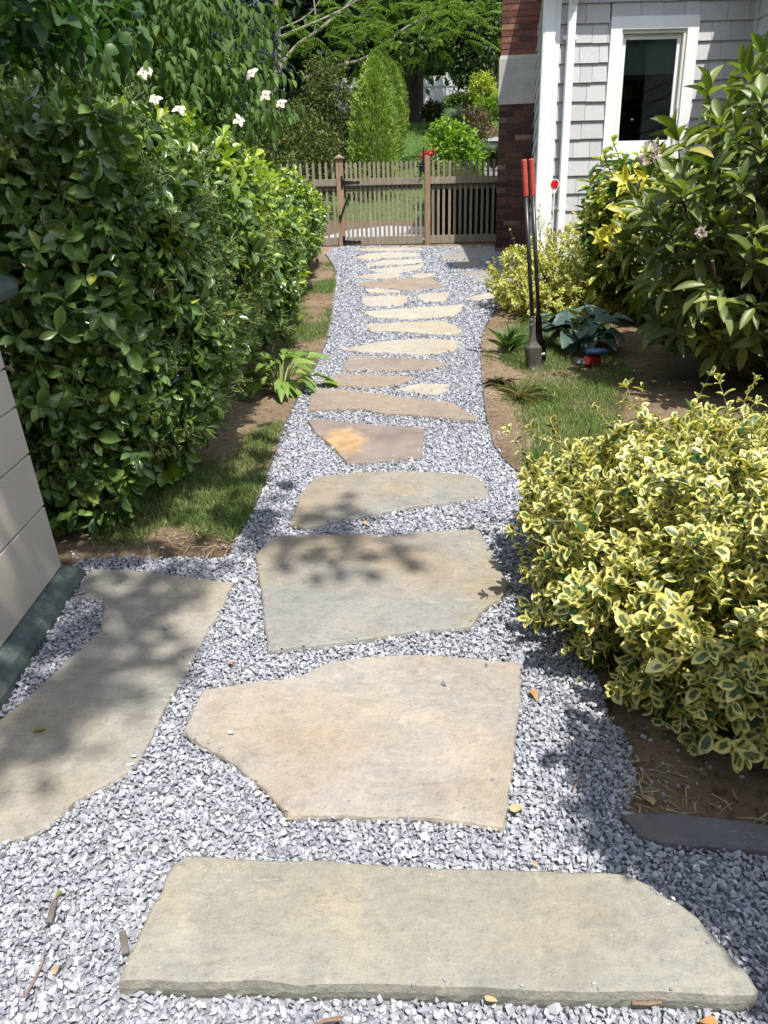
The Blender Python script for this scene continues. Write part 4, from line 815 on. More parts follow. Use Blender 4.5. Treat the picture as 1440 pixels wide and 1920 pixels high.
def tree(name, label, base, h, cr, cz, nclump, per, L, lm, bm_, group=None, tr_r=.16, cat='tree', surf=.55, rcl=None, trunk_top=.75, T=L_SMALL):
    base = np.asarray(base, float); t = thing(name, label, cat, base, group); g = Geo(); limbs(g, base - [0, 0, .2], base + [0, 0, h * trunk_top], tr_r, 9, cr[0] * .8); mk('trunk', g, bm_, t)
    g = Geo(); c, d = blob(nclump, base + np.array([0, 0, cz]), cr, 1.3, surf); clumps(g, c, (rcl or cr[0] * .22) * rng.uniform(.6, 1.2, nclump), per, L, L * .55, T); mk('crown', g, lm, t); return t
M_lf_dark = ML('woodland_leaf_dark', None, .55, .2, (1.2, 1.5, .5), .3, stops=[(0, (.03,.052,.018)), (.6, (.054,.085,.028)), (1, (.088,.125,.04))])
M_lf_mid = ML('woodland_leaf_mid', None, .5, .3, (1.2, 1.4, .5), .3, stops=[(0, (.055,.1,.028)), (.6, (.1,.155,.042)), (1, (.155,.215,.062))])
M_lf_light = ML('woodland_leaf_light', None, .5, .35, (1.2, 1.3, .4), .3, stops=[(0, (.085,.14,.03)), (.6, (.135,.21,.045)), (1, (.2,.28,.065))])
M_conif = ML('conifer_spray', None, .7, .1, (1, 1.2, .5), .2, stops=[(0, (.02,.04,.018)), (.7, (.035,.062,.026)), (1, (.06,.09,.04))])
M_blue = ML('blue_spruce_spray', None, .7, .1, (1, 1.1, 1), .2, stops=[(0, (.035,.06,.045)), (1, (.085,.12,.1))])
def tz(x, y): return np.array([x, y, float(terr(x, y))])
# the wood far behind, one tree at a time
wood_trees = [(-21, 38, 1.15, 0, 'mid green woodland tree farthest out behind the hedge, first of the back row'), (-15.5, 36, 1.0, 1, 'dark woodland tree second along the back row behind the hedge'), (-10.5, 34, 1.05, 0, 'green woodland tree third along the back row behind the flowering dogwood'),
    (-6.3, 33.5, 1.1, 1, 'dark woodland tree behind the thin branching tree'), (-2.8, 38, 1.12, 1, 'very dark woodland tree filling the back above the clipped conifers'), (2.6, 40, 1.1, 0, 'green woodland tree above the pale fence panel'), (7.8, 36, 1.1, 2, 'lighter green woodland tree behind the brick chimney'), (11.5, 37, 1.15, 0, 'woodland tree rising behind the house roof'),
    (-18, 44, 1.35, 1, 'tall dark tree in the second rank, far behind the hedge'), (-8, 44, 1.4, 1, 'tall dark tree in the second rank behind the dogwood'), (1, 46, 1.4, 1, 'tall dark tree in the second rank behind the lawn'), (9, 45, 1.4, 1, 'tall dark tree in the second rank behind the chimney')]
protos = [None] * 3
for x, y, sc, kd, lab in wood_trees:
    nm = 'woodland_tree'
    if protos[kd] is None:
        protos[kd] = tree(nm, lab, tz(x, y), 12, (3.6, 3.2, 5.6), 6.6, 620, 24, .3, (M_lf_mid, M_lf_dark, M_lf_light)[kd], M_barkd, 'trees of the wood behind the garden', .22, surf=.6, rcl=1.1); protos[kd].scale = (sc,) * 3
    else: copy_tree(protos[kd], tz(x, y), rng.uniform(0, 6.28), sc, lab)
# far wood as one mass
g = Geo(); c = np.stack([rng.uniform(-45, 40, 4600), rng.uniform(48, 60, 4600), np.zeros(4600)], 1); c[:, 2] = terr(0, c[:, 1]) + 19 * rng.random(4600) ** 1.5; clumps(g, c, np.full(4600, 1.6), 13, .8, .5); g2 = Geo(); c = np.stack([rng.uniform(-28, 30, 3600), rng.uniform(-24, -15, 3600), rng.uniform(-3, 14, 3600)], 1); clumps(g2, c, np.full(3600, 1.5), 12, .8, .55); tag(mk('woods', g2, M_lf_dark, loc=(0, -18, 3)), 'wood behind the viewer, seen only as a reflection in the window', 'woods', kind='stuff')
tag(mk('woods', g, M_lf_dark, loc=(0, 55, 7)), 'dense dark wood closing the view behind all the trees', 'woods', kind='stuff')
# maple branch roof over the viewer: crown hangs from a trunk left of the view
mb = tz(-4.3, 1.2); mt = thing('shade_tree', 'large shade tree whose dark lobed leaves hang in at the top left corner', 'tree', mb); g = Geo(); limbs(g, mb - [0, 0, .2], mb + [0.3, .2, 6.5], .17, 10, 2.4)
# clumps chosen for the shade they throw on hedge, bin and slabs
sh = lambda q, z: np.array([q[0] + (z - q[2]) * .21, q[1] - (z - q[2]) * .45, z])
cl_ = []
for _ in range(240):
    q = np.array([rng.uniform(-4.2, -1.05), rng.uniform(1.3, 5.6), 2.0])
    if q[1] > 4.2 + max(0, -1.2 - q[0]) * .7: continue
    cl_.append(sh(q, rng.uniform(4.2, 6.8)))
for _ in range(10):
    q = np.array([rng.uniform(-1.5, -.82), rng.uniform(3.0, 4.6), .35]); cl_.append(sh(q, rng.uniform(4.2, 5.6)))
for _ in range(120):
    q = np.array([rng.uniform(-3.2, -1.5), rng.uniform(.6, 3.0), .6]); cl_.append(sh(q, rng.uniform(4.0, 5.8)))
spot = []
for px, py, sx_, sy_, m in ((190, 1110, 70, 22, 9), (300, 1090, 60, 18, 7), (200, 1230, 55, 45, 11), (130, 1330, 70, 30, 8), (40, 1370, 40, 30, 6), (230, 1170, 40, 20, 5), (585, 1022, 55, 14, 7), (640, 1038, 40, 12, 4), (600, 975, 30, 8, 3), (440, 975, 40, 30, 6)):
    for _ in range(max(3, int(m * .6))): spot.append(sh(G(px + rng.normal(0, sx_ * .6), py + rng.normal(0, sy_ * .6)), rng.uniform(7.0, 8.6)))
g2 = Geo(); clumps(g2, cl_, np.full(len(cl_), .34), 16, .14, .12, L_OV, .7, .4); clumps(g2, spot, np.full(len(spot), .16), 15, .1, .07, L_OV, .6, .3)
for _ in range(34): twig(g, mb + [.3, .2, rng.uniform(3, 6)], cl_[rng.integers(len(cl_))], .03, .006, .08, 6, 5)
for q in spot[::3]: twig(g, mb + [.3, .2, 6.4], q, .012, .003, .06, 5, 4)
# visible low spray in the corner of the view
lowp = [P(px, py, d) for px, py, d in ((20, 20, 4.6), (70, 40, 4.8), (40, 75, 4.6), (110, 30, 5.0), (10, 110, 4.5), (150, 60, 5.2), (60, 5, 4.6), (200, 15, 5.4))]; lowp = np.repeat(lowp, 3, 0) + rng.normal(0, .12, (24, 3))
clumps(g2, lowp, np.full(24, .17), 15, .11, .09, L_HEART, .6, .45); [twig(g, mb + [.3, .2, 4.2], q, .012, .003, .08, 6, 5) for q in lowp[::6]]
mk('trunk', g, M_bark, mt); mk('crown', g2, ML('maple_leaf', None, .45, .3, (1.2, 1.5, .5), .4, .4, stops=[(0, (.03,.07,.018)), (1, (.055,.12,.03))]), mt, smooth=True)

# flowering dogwood behind the hedge
db = tz(-2.7, 8.2); dt = thing('dogwood_tree', 'drooping leafy dogwood with a few big white blossoms behind the hedge', 'tree', db); g = Geo(); limbs(g, db - [0, 0, .1], db + [.1, 0, 3.6], .08, 12, 1.6, up=.25); mk('trunk', g, M_barkg, dt)
g = Geo(); c, d = blob(760, db + np.array([0, -.3, 2.15]), (1.85, 1.5, 1.75), 1.2, .5); c2, d2 = blob(420, db + np.array([-1.9, -1.2, 2.2]), (1.6, 1.5, 1.6), 1.2, .5); c = np.concatenate([c, c2]); k = c[:, 2] > 1.5; c = c[k]
p = np.repeat(c, 19, 0); o = rng.normal(0, .14, p.shape) * [1, 1, .6]; yd = unit(o) * .55 + np.array([0, 0, -.9]) + rng.normal(0, .25, o.shape); s_ = rng.uniform(.7, 1.2, len(p)); leaves(g, p + o, yd, unit(o + [0, -.2, .8]), .098 * s_, .046 * s_, L_OV)
M_dog = ML('dogwood_leaf', None, .6, .35, (1.2, 1.3, .45), .25, .5, stops=[(0, (.05,.1,.022)), (.7, (.085,.155,.034)), (1, (.13,.2,.05))]); mk('foliage', g, M_dog, dt, smooth=True)
M_bract = ML('white_bract', [(.55,.54,.44), (.66,.64,.55)], .7, .3, (1, 1, .9))
for px, py, d in ((269, 137, 6.6), (291, 187, 6.5), (337, 206, 6.5), (472, 138, 6.9), (498, 178, 7.0), (527, 194, 7.0), (276, 131, 6.65), (448, 226, 6.9), (32, 172, 6.2)):
    q = P(px, py, d); ax = unit(np.array([rng.normal(0, .35), -.8, .6])); g = Geo(); r1 = unit(np.cross(ax, [1, .2, .1])); r2 = np.cross(ax, r1)
    for i in range(4):
        an = i * math.pi / 2 + .3; yd = r1 * math.cos(an) + r2 * math.sin(an) + ax * .15; leaves(g, q[None], yd[None] + rng.normal(0, .12, 3), ax[None] + rng.normal(0, .15, 3), .06 * rng.uniform(.8, 1.1), .044, L_OV)
    twig(g, q - ax * .1 - [0, 0, .08], q - ax * .004, .003, .002, .1, 4, 4); g.lathe(q + ax * .004, [(.004, 0), (.007, .004), (.004, .009)], 8); mk('blossom', g, M_bract, dt, smooth=True)

# thin branching tree beyond the fence, feathery leaves
sb = P(512, 200, 21.0); sb[2] = terr(0, 21.0); st = thing('feathery_tree', 'slender pale-barked tree with spreading bare limbs and feathery leaves', 'tree', sb); g = Geo()
PY = 21.0
def pl_(pts, r0, r1, d=PY):
    q = np.array([P(x, y, d + (e[0] if e else 0)) for x, y, *e in pts]); t = np.linspace(0, len(q)-1, len(q)*4); q = np.stack([np.interp(t, range(len(q)), q[:, i]) for i in range(3)], 1); q[1:-1] = (q[:-2] + q[1:-1] + q[2:]) / 3; g.tube(q, np.linspace(r0, r1, len(q)), 8)
b0 = [(514, 235), (514, 215), (515, 165), (522, 100), (520, 50), (516, 0), (512, -80)]; pl_(b0, .11, .05)
pl_([(516, 150), (535, 110), (560, 82), (600, 55), (640, 22), (670, -10)], 0.058, 0.020); pl_([(522, 72), (560, 55), (600, 38), (650, 14), (690, -15)], 0.043, 0.014); pl_([(522, 55), (560, 40), (585, 22), (600, 0)], 0.023, 0.009); pl_([(508, 160), (495, 120), (482, 84), (470, 60)], 0.043, 0.017); pl_([(590, 62), (592, 30), (588, 0), (592, -30)], 0.023, 0.012)
pl_([(566, 150), (600, 136), (640, 122), (680, 112), (715, 92), (740, 68), (760, 52), (800, 30)], 0.051, 0.017)
pl_([(640, 122), (655, 110), (668, 90)], 0.017, 0.006)
mk('trunk', g, M_barkg, st)
g = Geo()
def feather(g, c, n, sc):
    """flat sprays of small paired leaflets"""
    for _ in range(n):
        b = c + rng.normal(0, 1, 3) * np.array([.42, .4, .2]) * sc; az = rng.uniform(0, 6.28); ax = unit(np.array([math.cos(az), math.sin(az), rng.uniform(-.35, .1)])); sd = unit(np.cross(ax, [0, 0, 1])); 
        t = np.repeat(np.linspace(.07, .52, 9), 2); sg = np.tile([-1, 1], 9); q = b + ax * t[:, None] - np.array([0, 0, 1]) * (t ** 2)[:, None] * .45; leaves(g, q, sd * sg[:, None] * .9 + ax * .45 + [0, 0, -.12], np.tile([0, 0, 1.0], (18, 1)) + rng.normal(0, .2, (18, 3)), .16 * (1.1 - t), .04, L_SMALL)
for px, py, n in ((660, 60, 26), (700, 40, 32), (740, 30, 32), (770, 60, 26), (655, 75, 14), (650, 20, 18), (720, 70, 22), (800, 15, 26), (840, 20, 24), (880, 25, 24), (920, 15, 22), (600, 80, 10), (545, 30, 8), (690, 95, 12), (560, 10, 10), (470, 20, 10), (930, 40, 12)): feather(g, P(px, py, 20.6 + rng.uniform(-.8, .8)), max(3, int(n * .75)), 1.45)
mk('foliage', g, ML('feathery_leaf', None, .5, .4, (1.2, 1.3, .4), .3, stops=[(0, (.085,.145,.035)), (.6, (.13,.21,.05)), (1, (.19,.28,.07))]), st)

# clipped upright conifers
M_arb = ML('arborvitae_spray', None, .65, .25, (1.2, 1.3, .4), .25, stops=[(0, (.13,.2,.04)), (.5, (.22,.32,.06)), (1, (.32,.42,.09))])
arbs = [(700, 16.8, 2.25, .92), (704, 17.9, 2.4, 1.0), (709, 19.0, 2.46, .95), (714, 20.2, 2.48, 1.0), (719, 21.5, 2.4, .95), (724, 22.8, 2.25, 1.0), (729, 24.2, 2.1, .95), (734, 25.6, 1.9, 1.0), (739, 27.0, 1.7, .95)]
ord_ = ['nearest the fence', 'second from the fence', 'third from the fence', 'fourth from the fence', 'fifth and tallest, mid-row', 'sixth from the fence', 'seventh from the fence', 'eighth from the fence', 'farthest from the fence, by the lawn corner']
pa = None
for i, (x, y, h, sc) in enumerate(arbs):
    lab = f'bright green clipped upright conifer of the row, {ord_[i]}'; x = P(x, 300, y)[0]
    if pa is None:
        b = tz(x, y); pa = thing('clipped_conifer', lab, 'conifer', b, 'row of clipped conifers beside the lawn'); g = Geo(); n = 4200; t = rng.random(n) ** .9; az = rng.uniform(0, 6.28, n); rr_ = .42 * np.clip(1 - t ** 4, 0, 1) ** .7 * (1 + .2 * np.sin(az * 6 + t * 1.2) + .08 * np.sin(t * 34 + az * 2)) * (1 - .25 * rng.random(n) ** 2)
        q = b + np.stack([rr_ * np.cos(az), rr_ * np.sin(az), t * 2.9 + .03], 1); yd = np.stack([np.cos(az) * .5, np.sin(az) * .5, np.full(n, .85)], 1) + rng.normal(0, .22, (n, 3)); leaves(g, q, yd, np.stack([-np.sin(az), np.cos(az), 0 * az], 1) + rng.normal(0, .5, (n, 3)), rng.uniform(.06, .13, n), .045, L_SMALL); mk('foliage', g, M_arb, pa)
        g = Geo(); twig(g, b - [0, 0, .1], b + [0, 0, 2.2], .06, .02, .01); mk('trunk', g, M_bark, pa); pa.scale = (.95, .95, h / 2.9)
    else: copy_tree(pa, tz(x, y), rng.uniform(0, 6.28), (sc, sc, h / 2.9), lab)

# shrubs beyond the fence
def shrub(name, label, base, r, n, per, L, lm, cat='shrub', T=L_SMALL, droop=.1, group=None, asp=.5, zc=.55, rcl=.2, surf=.45, stemm=None):
    base = np.asarray(base, float); t = thing(name, label, cat, base, group); g = Geo(); c, d = blob(n, base + np.array([0, 0, r[2] * zc * 1.7]), r, 1.3, surf); c = c[c[:, 2] > base[2] + .03]; clumps(g, c, np.full(len(c), r[0] * rcl), per, L, L * asp, T, .8, droop); mk('foliage', g, lm, t)
    g = Geo(); [twig(g, base - [0, 0, .05], base + np.array([rng.normal(0, .5) * r[0], rng.normal(0, .5) * r[1], r[2] * rng.uniform(.9, 1.6)]), .02, .006, .08, 6, 5) for _ in range(6)]; mk('stems', g, stemm or M_bark, t); return t
M_holly = ML('holly_leaf', None, .7, .2, (1.2, 1.3, .5), .15, stops=[(0, (.035,.06,.018)), (.55, (.075,.105,.03)), (1, (.2,.215,.07))])
for x, y, r, lab in ((-1.55, 15.3, (.95, .8, .95), 'big dark speckled shrub behind the gate, below the bare limb'), (-2.9, 15.0, (.9, .8, 1.05), 'dark speckled shrub behind the fence and the thin pale tree'), (-1.0, 17.6, (.7, .7, 1.35), 'tall dark shrub between the speckled shrubs and the clipped conifers'), (-4.6, 15.8, (1.2, 1, 1.2), 'dark shrub beyond the fence, mostly hidden by the hedge')):
    shrub('dark_shrub', lab, tz(x, y), r, 330, 22, .075, M_holly, group='dark shrubs beyond the fence', rcl=.17)
shrub('spruce_tree', 'silvery blue spruce glimpsed behind the thin pale trunk', tz(-3.4, 19.5), (1.3, 1.2, 2.4), 260, 16, .22, M_blue, 'conifer', droop=.6, asp=.25)
for x, y, sc, lab in ((-5.5, 18, 1.0, 'dark conifer looming behind the dogwood'), (-2.3, 24, 1.2, 'dark conifer behind the slender tree, in deep shade'), (-8.5, 20, 1.15, 'dark conifer far behind the hedge')):
    tree('dark_conifer', lab, tz(x, y), 7 * sc, (1.9 * sc, 1.8 * sc, 3.6 * sc), 3.9 * sc, 380, 18, .28, M_conif, M_barkd, 'dark conifers beyond the fence', .16, cat='conifer', rcl=.55)
# big trunk at the lawn end, crown filling the top
tb = tz(P(772, 232, 29)[0], 29); t = thing('shade_oak', 'tree with thick dark trunk at the end of the lawn, leafy low limbs', 'tree', tb); g = Geo(); limbs(g, tb - [0, 0, .3], tb + [0, 0, 8.5], .42, 10, 4, .5); mk('trunk', g, M_barkd, t)
g = Geo(); c, d = blob(420, tb + np.array([1.0, -1.2, 6.2]), (4.4, 3.2, 3.6), 1.3, .6); clumps(g, c, rng.uniform(.5, 1.0, 420), 26, .24, .14); c2 = np.array([P(x, y, 27 + rng.uniform(-1, 1)) for x, y in ((800, 70), (830, 62), (885, 85), (790, 60), (845, 60), (900, 95), (870, 75), (815, 60), (780, 70), (850, 60), (920, 60), (800, 40))]); clumps(g, np.repeat(c2, 3, 0) + rng.normal(0, .4, (3 * len(c2), 3)), np.full(3 * len(c2), .7), 30, .24, .14); mk('crown', g, M_lf_mid, t)
# pale fence panels
M_pan = MN('pale_grey_panel', [(.4,.41,.42), (.5,.51,.52)], .8, .7, .05)
px0, px1 = P(775, 190, 33)[0], P(872, 190, 33)[0]; zz = float(terr(0, 33)); pf = thing('panel_fence', 'pale grey panel fence beyond the thick tree trunk', 'fence', ((px0 + px1) / 2, 33, zz)); hp = P(820, 142, 33)[2]; sp = P(838, 190, 33)[0]
for a, b in ((px0 - 3, px0 - .05), (px0, sp - .03), (sp + .03, px1 + 1.5)): mk('panel', Geo().box((a, 33, zz - .3), (b, 33.05, hp)).box((a, 32.97, hp - .35), (b, 32.999, hp - .28)), M_pan, pf)
for a in (px0 - .025, sp): mk('post', Geo().box((a - .05, 32.95, zz - .3), (a + .05, 33.1, hp + .1)), M_pan, pf)
# right-hand border: walls, steps and plants
def wallstone(name, label, x0, x1, y, zt, h, cap=.07):
    t = thing(name, label, 'wall', ((x0 + x1) / 2, y, zt - h)); g = Geo(); z = zt - h
    while z < zt - cap - .02:
        x = x0 - rng.uniform(0, .2); hh = rng.uniform(.1, .15)
        while x < x1: w = rng.uniform(.18, .4); a, b = max(x, x0), min(x + w, x1); x += w + .012; (g.box((a, y - rng.uniform(0, .03), z), (b, y + .25, min(z + hh, zt - cap))) if b - a > .03 else None)
        z += hh + .008
    mk('stonework', g, M_wst, t); g = Geo(); x = x0
    while x < x1: b = min(x + rng.uniform(.5, .8), x1 + .02); g.box((x, y - .06, zt - cap), (b - .008, y + .3, zt)); x = b
    mk('coping', g, M_cop, t); mk('fill', Geo().box((x0, y + .02, zt - h - .6), (x1, y + .24, zt - cap - .01)), M_mortar, t); return t
M_wst = MI('wall_stone', [(.2,.19,.17), (.33,.32,.3), (.45,.44,.42)], .9, .4, 18, .5); M_cop = MN('bluestone_coping', [(.36,.35,.34), (.46,.45,.43)], 5, .85, .3)
def uz(px, py, y): return P(px, py, y)
wallstone('stone_wall', 'upper grey stone retaining wall above the ornamental grass', uz(893, 210, 23)[0], 6.5, 23.0, uz(905, 205, 23)[2], 1.0); wallstone('stone_wall', 'lower stone retaining wall below the pink flowers', uz(903, 262, 19)[0], 6.0, 19.0, uz(905, 259, 19)[2], .8)
for a, b, y, zt in ((uz(893, 210, 23)[0], 7, 23.2, uz(905, 205, 23)[2] - .03), (uz(903, 262, 19)[0], 6, 19.2, uz(905, 259, 19)[2] - .03)): tag(mk('garden_bed', Geo().add([(a, y, zt), (b, y, zt), (b, y + 4, zt + .1), (a, y + 4, zt + .1)], [(0, 1, 2, 3)]), MN('bed_soil', [(.06,.04,.028), (.13,.095,.065)], 20, .95, .6), loc=((a + b) / 2, y, zt)), kind='structure')
for i, (py, y) in enumerate(((283, 18.2), (292, 17.7), (300, 17.2))):
    a, b = uz(808, py, y)[0], uz(835, py, y)[0]; zt = uz(820, py, y)[2]; tag(mk('stone_step', Geo().box((a, y, zt - .3), (b, y + .5, zt)), M_cop, bevel=.01), ('topmost', 'middle', 'lowest')[i] + ' pale stone step climbing beside the bright green bush', 'step', 'stone garden steps')
M_bright = ML('bright_bush_leaf', None, .5, .4, (1.15, 1.25, .4), .3, stops=[(0, (.1,.2,.025)), (.5, (.18,.32,.035)), (1, (.27,.41,.05))])
bb = P(852, 325, 15.6); bb[2] = terr(0, 15.6); shrub('leafy_bush', 'bright lime green bush standing above the pickets', bb, (.5, .5, .64), 210, 18, .09, M_bright, T=L_OV, zc=.8)
M_tip = ML('grass_blade_blue', [(.11,.19,.09), (.2,.29,.14), (.28,.36,.19)], .5, .3)
def fountain(name, label, base, n, L, w, lm, cat='ornamental grass', lean=.5, T=L_STRAP):
    t = thing(name, label, cat, base); g = Geo(); az = rng.uniform(0, 6.28, n); sp_ = rng.uniform(.05, lean, n); yd = np.stack([np.cos(az) * sp_, np.sin(az) * sp_, np.ones(n)], 1); nd = np.stack([-np.cos(az), -np.sin(az), sp_], 1); leaves(g, base + np.stack([np.cos(az), np.sin(az), 0 * az], 1) * rng.uniform(0, .06, n)[:, None], yd, -nd * -1, L * rng.uniform(.7, 1.1, n), w, T); mk('foliage', g, lm, t); return t
fountain('fountain_grass', 'blue-green fountain of ornamental grass before the upper stone wall', uz(878, 250, 21.5), 800, .62, .008, M_tip); fountain('fountain_grass', 'pale tuft of ornamental grass beside the brick chimney', uz(925, 315, 17.5), 800, .5, .007, M_tip)
M_redl = ML('bronze_leaf', [(.07,.055,.025), (.14,.09,.045)], .5, .3); shrub('bronze_shrub', 'reddish bronze twiggy shrub between bush and ornamental grass', uz(892, 275, 18.4), (.32, .3, .42), 90, 14, .07, M_redl)
pk = shrub('flowering_plant', 'mound of pink flowers on the lower stone wall', uz(912, 257, 19.4), (.42, .25, .16), 60, 12, .06, M_bright, 'flowers'); g = Geo(); c, d = blob(60, uz(912, 247, 19.4), (.45, .2, .09)); clumps(g, c, np.full(60, .05), 6, .05, .045); mk('flowers', g, ML('pink_petal', [(.5,.1,.24), (.62,.2,.36)], .6, .3, (1, 1, 1)), pk)
shrub('gold_shrub', 'yellow-green shrub on top of the upper wall', uz(905, 198, 23.6), (.4, .35, .4), 70, 14, .1, ML('gold_leaf', [(.25,.32,.03), (.4,.44,.06)], .5, .4)); shrub('fern', 'green fern beside the dark columnar yew', uz(858, 204, 24.2), (.38, .3, .17), 70, 14, .14, M_lf_mid, 'fern')
shrub('dark_rhododendron', 'small very dark shrub before the pale panel fence', uz(812, 222, 27), (.3, .3, .22), 60, 14, .14, M_lf_dark); shrub('green_plant', 'green leafy plant growing at the chimney side of the wall', uz(922, 236, 21), (.4, .3, .35), 70, 14, .1, M_bright)
yb_ = uz(885, 207, 24.5); yw = tree('columnar_yew', 'dark columnar yew behind the ornamental grass', yb_, 4.2, (.62, .6, 2.3), 2.2, 300, 20, .15, M_lf_dark, M_barkd, None, .1, cat='conifer', rcl=.22); shrub('evergreen', 'mid green evergreen squeezed between the yew and the chimney', uz(925, 205, 25.5), (.8, .7, 2.0), 260, 18, .16, M_lf_mid, 'shrub', zc=.55)
gx = shrub('edged_plant', 'low yellow-edged plant just behind the pickets beside the gate', P(858, 352, 13.7), (.32, .25, .16), 70, 12, .06, ML('cream_edge_leaf', [(.3,.36,.08), (.55,.55,.2)], .5, .3))
# geranium at the gate post
gb_ = P(802, 300, 12.75); gl = thing('geranium', 'red geranium blooming at the top of the latch post', 'flower', (gb_[0], gb_[1], float(terr(0, 12.75)))); g = Geo(); hd_ = [P(x, y, 12.78) for x, y in ((791, 292.5), (799, 287), (803, 290), (810, 285), (806, 291))]
for q in hd_: twig(g, np.array([gb_[0], 12.78, terr(0, 12.78)]), q, .006, .004, .02, 6, 5)
mk('stems', g, MN('green_stem', [(.08,.14,.03), (.12,.2,.05)], 9, .6, 0), gl); g = Geo(); clumps(g, np.array(hd_), np.full(5, .035), 22, .035, .035); mk('flower_heads', g, ML('red_petal', [(.5,.02,.02), (.68,.05,.045)], .6, .25, (1, 1, 1)), gl); g = Geo(); clumps(g, np.array(hd_) - [0, -.02, .1], np.full(5, .05), 10, .05, .05); mk('foliage', g, M_lf_mid, gl)

# ------------------------------------------------------------------ rhododendron
M_rho = ML('rhododendron_leaf', None, .42, .27, (1.3, 1.5, .4), .5, .55, stops=[(0, (.065,.1,.028)), (.4, (.125,.17,.043)), (.85, (.205,.245,.066)), (.985, (.27,.3,.085)), (1, (.42,.36,.09))])
rb_ = tz(2.68, 5.15); rh = thing('rhododendron', 'large rhododendron with whorls of long leathery leaves by the grey house wall', 'shrub', rb_); g = Geo()
n = 1700; c, d = blob(n, rb_ + np.array([0, 0, .98]), (1.12, 1.0, 1.02), 1.6, .1)
k = (c[:, 2] > rb_[2] + .25); c, d = c[k], d[k]
# the outline steps up towards the right
lim = .5 + 1.6 * np.clip((c[:, 0] - 1.45) / 1.15, 0, 1) ** .75 + .2; k = c[:, 2] < np.maximum(lim, .9) + .5; c, d = c[k], d[k]
keep = []                                       # spread the shoot tips evenly
for i in range(len(c)):
    if all(np.sum((c[i] - c[j]) ** 2) > .142 ** 2 for j in keep): keep.append(i)
c, d = c[keep], d[keep]; axis = unit(d * .5 + np.array([0, -.12, 1.0]) + rng.normal(0, .22, c.shape))
up = np.clip(d[:, 2] + .25, 0, 1)
lo = up < .05; rosettes(g, c[~lo], axis[~lo], 10, .165, .33, L_ELL, 26, 88, .0, .3, .008); rosettes(g, c[lo], axis[lo], 9, .16, .33, L_ELL, 50, 105, .25, .3, .008)
c2, d2 = blob(640, rb_ + np.array([0.08, .08, .92]), (1.04, .94, .9), 1, .45); k = c2[:, 2] > rb_[2] + .12; rosettes(g, c2[k], d2[k] + rng.normal(0, .3, d2[k].shape) + [0, 0, .3], 8, .15, .34, L_ELL, 55, 115, .3)
mk('foliage', g, M_rho, rh, smooth=True); g = Geo()
for i in range(len(c)):
    a = rb_ + np.array([rng.normal(0, .2), rng.normal(0, .2), .05]); q = twig(g, a + (c[i] - a) * .45, c[i] - axis[i] * .02, .009, .0045, .08, 5, 5)
for _ in range(9): twig(g, rb_ + [rng.normal(0, .12), rng.normal(0, .12), -.05], rb_ + np.array([rng.normal(0, .5), rng.normal(0, .4), rng.uniform(.8, 1.3)]), .025, .01, .08, 6, 6)
mk('stems', g, M_bark, rh); M_pale = ML('pale_pink_petal', [(.5,.38,.36), (.62,.54,.5)], .6, .35, (1, 1, .95))
for px, py, dd, r in ((1216, 288, 4.75, .055), (1316, 436, 4.35, .028)):
    g = Geo(); q = P(px, py, dd); c_2, d_2 = blob(60, q, (r, r, r * .9), 1, .5); leaves(g, c_2, d_2, rdir(60), r * .5, r * .42, L_OV); mk('blossom', g, M_pale, rh)

# ------------------------------------------------------------------ variegated euonymus
def varieg(name, edge_a, edge_b, cen_a, cen_b, lo=.42, hi=.6, green=.1, gcol=(.05,.11,.025)):
    n = N(name); uv = n.coord('UV'); sx = n.new('ShaderNodeSeparateXYZ'); n.lk(uv, sx.inputs[0]); r = n.island(); ob = n.coord()
    du = n.math('MULTIPLY', n.math('ABSOLUTE', n.math('SUBTRACT', sx.outputs[0], .5)), 2.0); dv = n.math('ABSOLUTE', n.math('SUBTRACT', n.math('MULTIPLY', sx.outputs[1], 1.9), .88))
    e = n.math('MAXIMUM', du, n.math('MULTIPLY', dv, .92)); e = n.math('ADD', e, n.math('MULTIPLY', n.math('SUBTRACT', n.noise(ob, 95, 3, .6), .5), .75)); e = n.math('ADD', e, n.math('MULTIPLY', n.math('SUBTRACT', n.math('FRACT', n.math('MULTIPLY', r, 13.7)), .5), .3))
    m = n.ramp(e, [(lo, 0.0), (hi, 1.0)]); ce = n.ramp(r, [(0, cen_a), (1, cen_b)]); ed = n.ramp(n.math('FRACT', n.math('MULTIPLY', r, 7.3)), [(0, edge_a), (1, edge_b)]); c = n.mix(m, ce, ed)
    mid = n.ramp(n.math('ABSOLUTE', n.math('SUBTRACT', sx.outputs[0], .5)), [(.0, .5), (.045, 0.0)]); c = n.mix(mid, c, n.mix(.5, c, (.5,.5,.25)))
    c = n.mix(n.ramp(r, [(1 - green - .004, 0.0), (1 - green, 1.0)]), c, gcol)
    return n.bsdf(c, .38, None, 0, .5, .25, n.mix(1.0, c, (1.1, 1.15, .5), 'MULTIPLY'))
M_eu = varieg('variegated_leaf', (.6,.54,.13), (.72,.68,.29), (.06,.1,.04), (.13,.175,.07), .4, .58, .07)
def bush_shoots(g, cen, r, n, zmin, k=5, step=.02, L=.05, wr=.55, T=L_VAR, surf=.2, spread=.45, upb=.35):
    c, d = blob(n, cen, r, 1.4, surf); k_ = c[:, 2] > zmin; c, d = c[k_], d[k_]; ax = d + rng.normal(0, spread, d.shape) + np.array([0, 0, upb]); pairs(g, c - unit(ax) * step * k * .6, ax, k, step, L, wr, T); return c, d
eb = tz(1.34, 2.4); eu = thing('euonymus_shrub', 'mounded variegated shrub with cream-edged leaves beside the path, nearest the viewer', 'shrub', eb); g = Geo()
